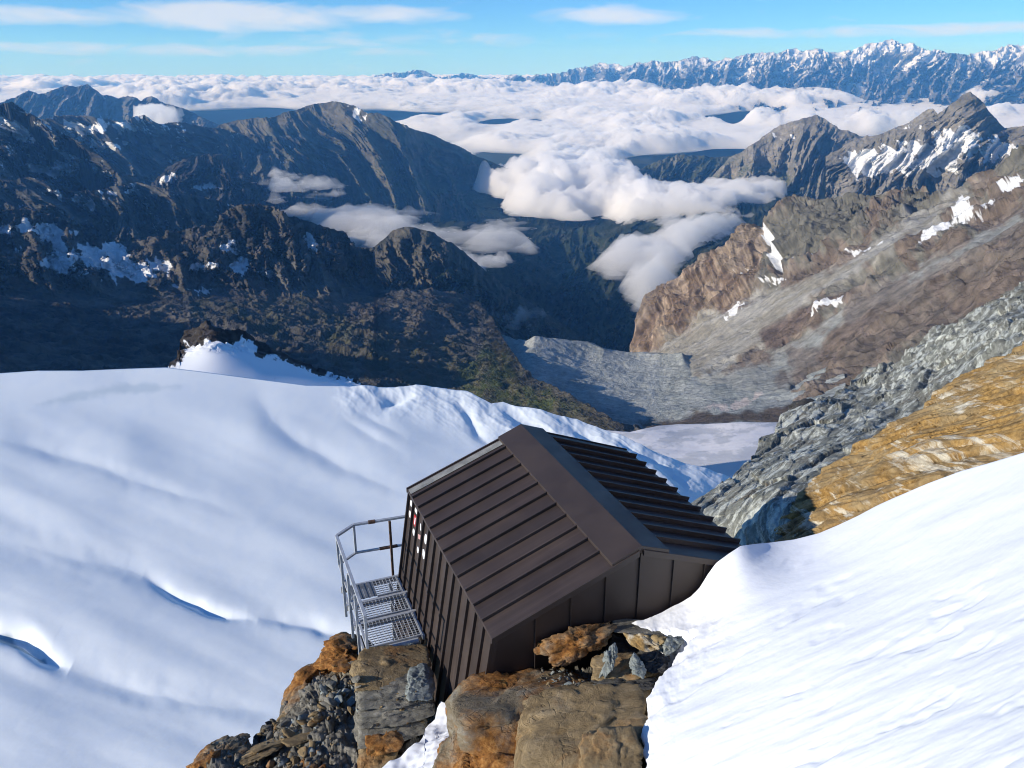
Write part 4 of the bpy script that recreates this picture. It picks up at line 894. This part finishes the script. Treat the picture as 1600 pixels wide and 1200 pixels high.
def weathered(name, colr, pitch):
    m = metal(name, colr, .50, .4, 0, .16, 1.6); n = m.node_tree; b = n.nodes["Principled BSDF"]; g = n.nodes.new("ShaderNodeNewGeometry")
    def dot(v, k):
        d_ = n.nodes.new("ShaderNodeVectorMath"); d_.operation = 'DOT_PRODUCT'; L(n, g.outputs["Position"], d_.inputs[0]); d_.inputs[1].default_value = v * k; return d_.outputs["Value"]
    fl = n.nodes.new("ShaderNodeMath"); fl.operation = 'ADD'; L(n, dot(RD, 1 / pitch), fl.inputs[0]); fl.inputs[1].default_value = -BO.dot(RD) / pitch
    f2 = n.nodes.new("ShaderNodeMath"); f2.operation = 'FLOOR'; L(n, fl.outputs[0], f2.inputs[0])
    wn = n.nodes.new("ShaderNodeTexWhiteNoise"); wn.noise_dimensions = '1D'; L(n, f2.outputs[0], wn.inputs["W"])
    cb = n.nodes.new("ShaderNodeCombineXYZ"); L(n, dot(RD, 16), cb.inputs[0]); L(n, dot(ND, .7), cb.inputs[1]); L(n, dot(Vector((0, 0, 1)), .7), cb.inputs[2])
    sn = noise_node(n, 1.0, 5, .6, cb.outputs[0]); bn = noise_node(n, 1.3, 2, .5, g.outputs["Position"])
    r1 = ramp(n, wn.outputs["Value"], [(0, (.84, .84, .84)), (1, (1.14, 1.12, 1.10))]); r2 = ramp(n, sn.outputs[0], [(.35, (.86, .86, .86)), (.55, (1, 1, 1)), (.72, (1.35, 1.33, 1.3))])
    src = b.inputs["Base Color"].links[0].from_socket
    for r_ in (r1, r2):
        mx = n.nodes.new("ShaderNodeMix"); mx.data_type = 'RGBA'; mx.blend_type = 'MULTIPLY'; mx.inputs[0].default_value = 1; L(n, src, mx.inputs[6]); L(n, r_.outputs[0], mx.inputs[7]); src = mx.outputs[2]
    L(n, src, b.inputs["Base Color"])
    old = b.inputs["Normal"].links[0].from_node; bump(n, bn.outputs[0], .25, .03, b, old)          # slight oil-canning
    return m
M_brown = weathered("brown_roof_metal", (.047, .035, .032), LEN / 12.); M_brownw = weathered("brown_wall_metal", (.045, .034, .031), LEN / 13.); M_gable_shade = weathered("gable_metal_painted_shade", (.034, .025, .023), .5)  # gable is the same brown metal, its shade painted in as darker colour
M_brown0 = metal("brown_sheet_metal", (.047, .035, .032), .50, .4, 0, .16, 1.6)
M_brownd = metal("brown_trim_metal", (.043, .032, .029), .52, .4, 0, .16, 1.6)
M_galv = metal("galvanised_steel", (.50, .52, .54), .45, .5, .3, .2, 9)
M_rustm = metal("rusty_steel", (.12, .07, .045), .7, .3, .1, .5, 14)
M_white = metal("white_enamel", (.78, .80, .82), .4, .4, 0, .05, 9)
M_redp = metal("red_enamel", (.42, .03, .035), .4, .4, 0, .1, 9)
class MB:
    def __init__(s): s.v = []; s.f = []
    def box(s, c, ax, ay, az):
        """box from corner c with three edge vectors"""
        b = len(s.v); c = Vector(c)
        for k in range(8):
            p = c.copy()
            if k & 1: p += ax
            if k & 2: p += ay
            if k & 4: p += az
            s.v.append(p)
        s.f += [[b + i for i in q] for q in ((0,2,3,1),(4,5,7,6),(0,1,5,4),(2,6,7,3),(0,4,6,2),(1,3,7,5))]
    def bar(s, p, q, w, h, up=Vector((0, 0, 1))):
        p, q = Vector(p), Vector(q); d = (q - p); x = d.cross(up)
        if x.length < 1e-5: x = d.cross(Vector((1, 0, 0)))
        x.normalize(); y = x.cross(d).normalized()
        s.box(p - x * w / 2 - y * h / 2, d, x * w, y * h)
    def tube(s, p, q, r, n=10):
        p, q = Vector(p), Vector(q); d = (q - p).normalized(); x = d.orthogonal().normalized(); y = d.cross(x); b = len(s.v)
        for c in (p, q):
            for k in range(n):
                a = 2 * math.pi * k / n; s.v.append(c + x * r * math.cos(a) + y * r * math.sin(a))
        for k in range(n): s.f.append([b + k, b + (k + 1) % n, b + n + (k + 1) % n, b + n + k])
        s.f.append([b + k for k in range(n)][::-1]); s.f.append([b + n + k for k in range(n)])
    def poly(s, front, ext):
        b = len(s.v); n = len(front)
        s.v += [Vector(p) for p in front] + [Vector(p) + ext for p in front]
        s.f.append(list(range(b, b + n))); s.f.append(list(range(b + 2 * n - 1, b + n - 1, -1)))
        for k in range(n): s.f.append([b + (k + 1) % n, b + k, b + n + k, b + n + (k + 1) % n])
    def build(s, name, mat, parent=None, origin=None, bev=.004):
        bm = bmesh.new(); o0 = Vector(origin) if origin is not None else Vector((0, 0, 0))
        vs = [bm.verts.new(p - o0) for p in s.v]
        for f in s.f:
            try: bm.faces.new([vs[i] for i in f])
            except Exception: pass
        bmesh.ops.recalc_face_normals(bm, faces=bm.faces)
        me = bpy.data.meshes.new(name); bm.to_mesh(me); bm.free(); me.materials.append(mat)
        o = bpy.data.objects.new(name, me); COL.objects.link(o)
        if parent: o.parent = parent
        if bev:
            md = o.modifiers.new("bevel", 'BEVEL'); md.width = bev; md.segments = 2; md.limit_method = 'ANGLE'
        return o
hut = bpy.data.objects.new("mountain_hut", None); COL.objects.link(hut); hut.location = HB
tag(hut, "dark brown sheet metal mountain hut with ribbed gable roof perched on the rocks", "hut")
SL = .80 / 2.1                                   # roof slope
def roof_z(n): return -abs(n) * SL
EV = 2.10; EVR = 2.16; TH = .05
Z = Vector((0, 0, 1))
# roof sheets and ribs: one mesh per slope
for sgn, ev in ((-1, EV), (1, EVR)):
    m = MB()
    m.poly([H(0, sgn * .0, -.012), H(0, sgn * ev, roof_z(ev) - .012), H(0, sgn * ev, roof_z(ev) - TH - .012), H(0, 0, -TH - .012)], RD * LEN)
    up = (ND * sgn * SL + Z).normalized()
    for k in range(1, 12):
        r = LEN * (1 - k / 12.)
        a = H(r, sgn * .40, roof_z(.40) - .012); b_ = H(r, sgn * (ev - .004), roof_z(ev - .004) - .012)
        m.box(a - RD * .014, b_ - a, RD * .028, up * (.05 if sgn < 0 else .07))
    ro = m.build("roof", M_brown, hut, HB)
# ridge cap
m = MB()
capw = .43
m.poly([H(-.02, 0, .055), H(-.02, -capw, roof_z(capw) + .045), H(-.02, -capw, roof_z(capw) + .0), H(-.02, 0, .0), H(-.02, capw, roof_z(capw) + .0), H(-.02, capw, roof_z(capw) + .06), ], RD * (LEN + .04))
m.build("ridge_cap", M_brownd, hut, HB)
# verge trims (near and far, both slopes)
for r0, dr in ((-.035, .03), (LEN + .005, .03)):
    for sgn, ev in ((-1, EV), (1, EVR)):
        m = MB(); m.poly([H(r0, sgn * .03, .006 - .03 * SL), H(r0, sgn * (ev + .01), roof_z(ev + .01) + .006), H(r0, sgn * (ev + .01), roof_z(ev) - .085), H(r0, sgn * .03, -.10)], RD * dr)
        m.build("verge_trim", M_brownd, hut, HB)
m = MB(); a = H(LEN - .21, -.42, roof_z(.42) - .008); b_ = H(LEN - .21, -EV + .01, roof_z(EV - .01) - .008)
m.box(a, b_ - a, RD * .16, (Z - ND * SL).normalized() * .010)
m.build("flashing_strip", metal("worn_grey_flashing", (.22, .22, .205), .5, .5, .0, .35, 5), hut, HB)
# long walls
def wall_n(z): return -2.055 - .155 * (-z - .85)
GB = .015                                           # gable set back under the verge
ZB = -3.6
m = MB(); m.poly([H(GB, wall_n(-.84), -.84), H(GB, wall_n(ZB), ZB), H(GB, wall_n(ZB) + .06, ZB), H(GB, wall_n(-.84) + .06, -.815)], RD * (LEN - 2 * GB))
no = (-ND - Z * (-.155)).normalized(); no = (-ND + Z * .155).normalized()
for k in range(0, 14):
    r = GB + (LEN - 2 * GB) * k / 13.
    r = min(max(r, GB + .015), LEN - GB - .015)
    a = H(r, wall_n(-.86), -.86); b_ = H(r, wall_n(ZB), ZB); m.box(a - RD * .014, b_ - a, RD * .028, no * .045)
wl = m.build("wall", M_brownw, hut, HB)
m = MB(); m.poly([H(GB, 2.06, -.84), H(GB, 2.2, ZB), H(GB, 2.14, ZB), H(GB, 2.0, -.81)], RD * (LEN - 2 * GB))
for k in range(0, 14):
    r = min(max(GB + (LEN - 2 * GB) * k / 13., GB + .015), LEN - GB - .015); m.box(H(r, 2.06, -.86) - RD * .014, H(r, 2.2, ZB) - H(r, 2.06, -.86), RD * .028, ND * .045)
m.build("wall", M_brown, hut, HB)
# gable walls with standing seams
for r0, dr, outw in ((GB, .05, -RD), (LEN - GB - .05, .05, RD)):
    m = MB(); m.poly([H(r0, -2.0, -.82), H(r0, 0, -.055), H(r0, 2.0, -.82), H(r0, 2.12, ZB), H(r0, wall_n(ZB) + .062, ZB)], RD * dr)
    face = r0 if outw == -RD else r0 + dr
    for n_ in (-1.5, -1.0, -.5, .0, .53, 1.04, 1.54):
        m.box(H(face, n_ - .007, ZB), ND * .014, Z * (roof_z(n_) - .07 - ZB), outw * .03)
    m.build("gable_wall", M_gable_shade, hut, HB)
# enamel badges high on the long wall (white, red and white)
def plate(r, z, w_, h_, mat, name="badge", lab=None, poly=None):
    m = MB(); up = (Z * 1 + ND * .155).normalized(); c = H(r, wall_n(z), z) + no * .004
    poly = poly or [(-.5, -.4), (-.35, -.5), (.35, -.5), (.5, -.4), (.5, .4), (.35, .5), (-.35, .5), (-.5, .4)]
    m.poly([c + RD * (x * w_ * .8) + up * (y * h_ * .72) for x, y in poly], no * .006)
    o = m.build(name, mat, hut, HB, 0)
    if lab: o['label'] = lab
    return o
oval = [(.5 * math.cos(t * math.pi / 8), .5 * math.sin(t * math.pi / 8)) for t in range(16)]
pw = (LEN - 2 * GB) / 13.
def pr(k): return LEN - GB - pw * (k + .5)
plate(pr(0), -1.00, .16, .15, M_white, poly=oval, lab="upper white oval badge"); plate(pr(0), -1.20, .16, .17, M_white, poly=oval, lab="lower white oval badge")
plate(pr(1), -.98, .2, .10, M_white, lab="white top field of the red badge"); plate(pr(1), -1.16, .2, .26, M_redp, lab="red badge with white middle"); plate(pr(1), -1.37, .17, .16, M_white, poly=oval, lab="white oval badge under the red one")
m = MB(); c = H(pr(1), wall_n(-1.16), -1.16) + no * .0105; up = (Z + ND * .155).normalized()
m.poly([c - RD * .022 - up * .06, c + RD * .022 - up * .06, c + RD * .022 + up * .06, c - RD * .022 + up * .06], no * .003); m.build("badge_stripe", M_white, hut, HB, 0)
plate(pr(2), -1.10, .10, .14, M_white, poly=[(-.5, -.5), (.1, -.5), (.5, .5), (-.1, .5)], lab="slanted white badge"); plate(pr(2), -1.28, .2, .16, metal("pink_enamel", (.6, .35, .33), .4, .4), poly=[(-.5, -.1), (.3, -.5), (.5, .1), (-.3, .5)], lab="slanted pinkish badge"); plate(pr(2), -1.52, .13, .15, M_white, poly=oval, lab="small round white badge")
plate(pr(3), -1.14, .17, .24, M_white, poly=oval, lab="tall white oval badge"); plate(pr(3), -1.42, .2, .24, M_white, poly=[(-.5, -.1), (0, -.5), (.4, -.2), (.5, .3), (.1, .5), (-.3, .3)], lab="white shield shaped badge")

# ================================================================== STEEL PLATFORM
pf = bpy.data.objects.new("steel_platform", None); COL.objects.link(pf); PB = H(3.2, -2.9, -2.62); pf.location = PB
tag(pf, "grey steel grating platform with railing on the left side of the brown hut", "platform")
FZ = -2.5
for r in (4.18, 3.66, 3.11):
    m = MB(); m.bar(H(r, -2.30, FZ - .06), H(r, -3.36, FZ - .06), .05, .11); m.build("beam", M_galv, pf, PB)
m = MB(); m.tube(H(2.39, -2.47, FZ - .05), H(2.39, -3.36, FZ - .05), .055, 12); m.build("beam", M_galv, pf, PB, 0)
for n_ in (-2.36, -3.32):
    m = MB(); m.bar(H(2.44, n_, FZ - .06), H(4.16, n_, FZ - .06), .04, .09); m.build("side_rail", M_galv, pf, PB)
for r0, r1, nl in ((2.45, 3.06, -3.28), (3.16, 3.61, -3.24), (3.71, 4.14, -2.82)):
    m = MB(); nr = -2.40
    k = 0
    while r0 + .06 * k <= r1: m.bar(H(r0 + .06 * k, nr, FZ), H(r0 + .06 * k, nl, FZ), .007, .016); k += 1
    k = 0
    while nr - .06 * k >= nl: m.bar(H(r0, nr - .06 * k, FZ + .002), H(r1, nr - .06 * k, FZ + .002), .007, .014); k += 1
    m.bar(H(r0, nr, FZ - .004), H(r0, nl, FZ - .004), .02, .04); m.bar(H(r1, nr, FZ - .004), H(r1, nl, FZ - .004), .02, .04)
    m.build("grating", M_galv, pf, PB, 0)
m = MB()
for k in range(9): m.bar(H(3.71, -2.85 - .05 * k, FZ + .004 + .008 * (k % 2)), H(4.14, -2.85 - .05 * k, FZ + .004 + .008 * (k % 2)), .047, .012)
m.build("tread_plate", metal("dull_steel", (.2, .21, .22), .5, .5, .4, .25, 8), pf, PB, 0)
RT, RM = -1.40, -1.96; ON = -3.365
def post(r, n_, z0, z1, mat=M_galv, wd=.04):
    m = MB(); m.bar(H(r, n_, z0), H(r, n_, z1), wd, .045, RD); m.build("post", mat, pf, PB)
for r in (3.54, 2.96, 2.38): post(r, ON - .03, FZ - .14, RT - .025)
post(1.82, ON, RM - .02, RT - .02)
post(4.06, ON, RM, RT - .02); post(4.31, -3.03, RM, RT - .02)
post(4.24, -2.42, FZ - .06, RT - .02, M_rustm)
m = MB()
for a, b_ in ((H(1.79, ON, RT), H(4.07, ON, RT)), (H(4.07, ON, RT), H(4.32, -3.03, RT)), (H(4.32, -3.03, RT), H(4.26, -2.12, RT))): m.bar(a, b_, .05, .04)
m.build("handrail", M_galv, pf, PB)
m = MB()
for a, b_ in ((H(1.80, ON, RM), H(4.07, ON, RM)), (H(4.07, ON, RM), H(4.32, -3.03, RM)), (H(4.32, -3.03, RM), H(4.26, -2.2, RM))): m.bar(a, b_, .04, .035)
m.build("middle_rail", M_galv, pf, PB)
m = MB(); m.bar(H(4.29, -2.62, RM), H(4.27, -2.3, RM), .048, .043); m.build("rail_sleeve", M_rustm, pf, PB)
m = MB(); m.bar(H(4.305, -2.78, RT), H(4.295, -2.66, RT), .058, .05); m.build("rail_sleeve", M_rustm, pf, PB)
m = MB(); m.bar(H(2.42, -2.66, FZ - .1), H(2.42, -2.66, FZ - .75), .06, .06, RD); m.build("leg", M_galv, pf, PB)
m = MB(); m.bar(H(4.1, -2.5, FZ - .1), H(4.1, -2.5, FZ - 1.6), .06, .06, RD); m.build("leg", M_galv, pf, PB)
# ================================================================== CLOUDS AND AIR

def cloud_mat(name, dens, colr=(1, 1, 1), aniso=0.0):
    m = bpy.data.materials.new(name); m.use_nodes = True; n = m.node_tree; n.nodes.clear()
    o = n.nodes.new("ShaderNodeOutputMaterial"); v = n.nodes.new("ShaderNodeVolumePrincipled")
    v.inputs["Color"].default_value = (*colr, 1); v.inputs["Density"].default_value = dens; v.inputs["Anisotropy"].default_value = aniso
    v.inputs["Absorption Color"].default_value = (1, 1, 1, 1)
    n.links.new(v.outputs[0], o.inputs["Volume"]); return m
def billow(x, y, lam, o=4, gain=.48, seed=0):
    r = 0; a = 1.; tot = 0
    for k in range(o):
        wq = worley2(x / lam + 5.1 * k, y / lam - 3.7 * k, seed + k); r = r + a * np.sqrt(np.clip(1 - (wq / .75) ** 2, 0, 1)); tot += a; a *= gain; lam *= .46
    return r / tot
def cloud_mesh(name, X, Y, top, bot, mat, label=None):
    """closed cloud body between a puffy top and a soft underside"""
    nr, nc = X.shape; ok = (top - bot) > 0
    A = np.stack([X, Y, np.maximum(top, bot)], -1).reshape(-1, 3); B = np.stack([X, Y, bot], -1).reshape(-1, 3)
    f = grid_faces(nr, nc); fk = ok.ravel()[f].any(1); f = f[fk]; N_ = nr * nc
    okf = fk.reshape(nr - 1, nc - 1)
    used = np.zeros(N_, bool); used[f.ravel()] = True
    cnt = np.zeros((nr + 1, nc + 1), int)
    p = np.pad(okf, 1); full = p[:-1, :-1] & p[1:, :-1] & p[:-1, 1:] & p[1:, 1:]          # vertices wholly inside
    inner = full.ravel()
    idb = np.where(inner, np.arange(N_) + N_, np.arange(N_))                               # rim vertices are shared
    F = np.concatenate([f, idb[f][:, ::-1]])
    V = np.concatenate([A, B]); rim = used & ~inner; V[:N_][rim, 2] = B[rim, 2]
    keep = np.zeros(2 * N_, bool); keep[F.ravel()] = True; re_ = np.cumsum(keep) - 1
    o = mesh_obj(name, V[keep], re_[F], mat)
    return tag(o, label, None, kind="stuff")
def deck():
    nr, nc = int(430 * CQ), int(1000 * CQ)
    r = np.geomspace(7600, 62000, nr); a = np.linspace(R_(-38), R_(38), nc); RR, AA = np.meshgrid(r, a, indexing='ij')
    X = RR * np.sin(AA); Y = RR * np.cos(AA)
    z0 = -1120 + 560 * sstep(9000, 26000, RR)
    P = np.stack([X, Y, 0 * X], -1)
    cov = fbm(P / 7000., 4, gain=.55) + .45 * fbm(P / 1900. + 3., 3) + .25 + .9 * sstep(17000, 25000, RR)
    U, V = toPx(np.stack([X, Y, z0], -1))
    for cx, cy, rx, ry, am in ((1170, 178, 80, 11, -.9), (1250, 152, 300, 9, .8), (800, 255, 60, 16, -.9), (310, 195, 60, 16, -.8), (850, 205, 70, 18, .5), (1340, 190, 90, 14, .7), (1000, 215, 160, 22, .5), (620, 160, 260, 14, .5), (1190, 195, 25, 10, .7), (700, 200, 60, 12, .4), (870, 250, 90, 13, .8), (1060, 262, 110, 20, -1.2), (400, 290, 500, 45, -1.5)):
        cov = cov + am * np.exp(-((U - cx) / rx) ** 2 - ((V - cy) / ry) ** 2)
    cov = np.where(RR < 8600, cov - (8600 - RR) / 900., cov)
    m = sstep(-.15, .55, cov)
    tower = sstep(.2, .8, fbm(P / 3200. + 9., 3) + .3)
    h = m * (50 + (110 + 290 * tower) * (.8 * billow(X, Y, 1450, 5, .6) + .25 * fbm(P / 420., 4, gain=.6)) * (.35 + .65 * m))
    h = h * (1 + .2 * sstep(10000, 40000, RR))
    top = z0 + h - 40; bot = z0 - 90 * m
    top = np.where(m > .01, top, bot - 1)
    return cloud_mesh("cloud_sea", X, Y, top, bot, cloud_mat("cloud_sea_vapour", .015))
CQ = 1.0
deck()
def bank(name, poly, zc, thick, lam, dens, soft=18, base=.3, seed=0, step=14., wob=22, gain=.6):
    """one cloud over the patch of air that this outline covers at its own height"""
    pu = np.array(poly, float); q = rays(pu[:, 0], pu[:, 1]); q = q * (zc / q[:, 2])[:, None]
    x0, y0 = q[:, 0].min() - 250, q[:, 1].min() - 250; x1, y1 = q[:, 0].max() + 250, q[:, 1].max() + 250
    gx = np.arange(x0, x1, step); gy = np.arange(y0, y1, step); X, Y = np.meshgrid(gx, gy)
    U, V = toPx(np.stack([X, Y, 0 * X + zc], -1)); P = np.stack([X, Y, 0 * X + seed * 777.], -1)
    d = sdpoly(U, V, poly) + wob * fbm(P / (lam * 1.2), 4, gain=.6)
    m = sstep(-soft * .3, soft, d)
    b = billow(X, Y, lam, 4, gain, seed)
    b = b + .16 * fbm(P / (lam * .3), 5, gain=.62)
    top = zc + thick * m * (base + (1 - base) * b) - .12 * thick; bot = zc - .3 * thick * m * (.6 + .4 * fbm(P / (lam * .6), 2)) 
    top = np.where(m > .01, top, bot - 1)
    return cloud_mesh(name, X, Y, top, bot, cloud_mat("cloud_vapour", dens))
bank("cloud", [(752,296),(800,280),(850,266),(890,256),(940,252),(975,264),(1000,285),(1020,310),(1040,340),(1010,354),(960,345),(900,338),(840,334),(790,320)], -1150, 420, 700, .014, 30, .2, 1)
bank("cloud", [(960,328),(1010,318),(1060,318),(1110,318),(1170,318),(1215,320),(1245,330),(1215,346),(1150,354),(1080,366),(1010,362),(960,350)], -1150, 330, 560, .012, 16, .5, 11)
bank("cloud", [(930,412),(955,388),(1000,368),(1060,352),(1130,340),(1170,345),(1150,368),(1115,390),(1080,425),(1055,448),(1015,495),(985,495),(972,455),(995,436),(945,428)], -1000, 170, 420, .007, 34, .25, 2, 9)
bank("cloud", [(430,330),(470,316),(540,318),(600,326),(660,344),(720,350),(800,360),(838,374),(828,390),(760,398),(690,402),(600,395),(500,360)], -900, 110, 420, .0042, 24, .3, 3)
bank("cloud", [(410,290),(430,276),(470,274),(510,284),(535,292),(500,303),(430,306)], -690, 90, 300, .0042, 14, .3, 4, 9)
bank("cloud", [(695,412),(720,405),(760,402),(790,408),(780,420),(730,424)], -900, 60, 190, .010, 8, .3, 5, 7)
bank("cloud", [(790,500),(820,492),(850,496),(848,508),(805,512)], -1030, 50, 150, .005, 8, .3, 6, 6)
bank("cloud", [(224,186),(240,178),(256,182),(272,192),(250,196),(230,195)], -520, 170, 330, .012, 6, .2, 7, 10)

def haze():
    m = bpy.data.materials.new("haze"); m.use_nodes = True; n = m.node_tree; n.nodes.clear()
    o = n.nodes.new("ShaderNodeOutputMaterial"); v = n.nodes.new("ShaderNodeVolumePrincipled")
    v.inputs["Color"].default_value = (.14, .45, 1.0, 1); v.inputs["Density"].default_value = HAZE; v.inputs["Anisotropy"].default_value = 0.0
    v.inputs["Absorption Color"].default_value = (1, 1, 1, 1)
    n.links.new(v.outputs[0], o.inputs["Volume"])
    b = MB(); x0, x1, y0, y1, z0, z1 = -52000, 52000, -8000, 66000, -1790, 1500
    b.box((x0, y0, z0), Vector((x1 - x0, 0, 0)), Vector((0, y1 - y0, 0)), Vector((0, 0, z1 - z0)))
    tag(b.build("haze", m, None, None, 0), kind="stuff")
HAZE = 3.0e-5
haze()
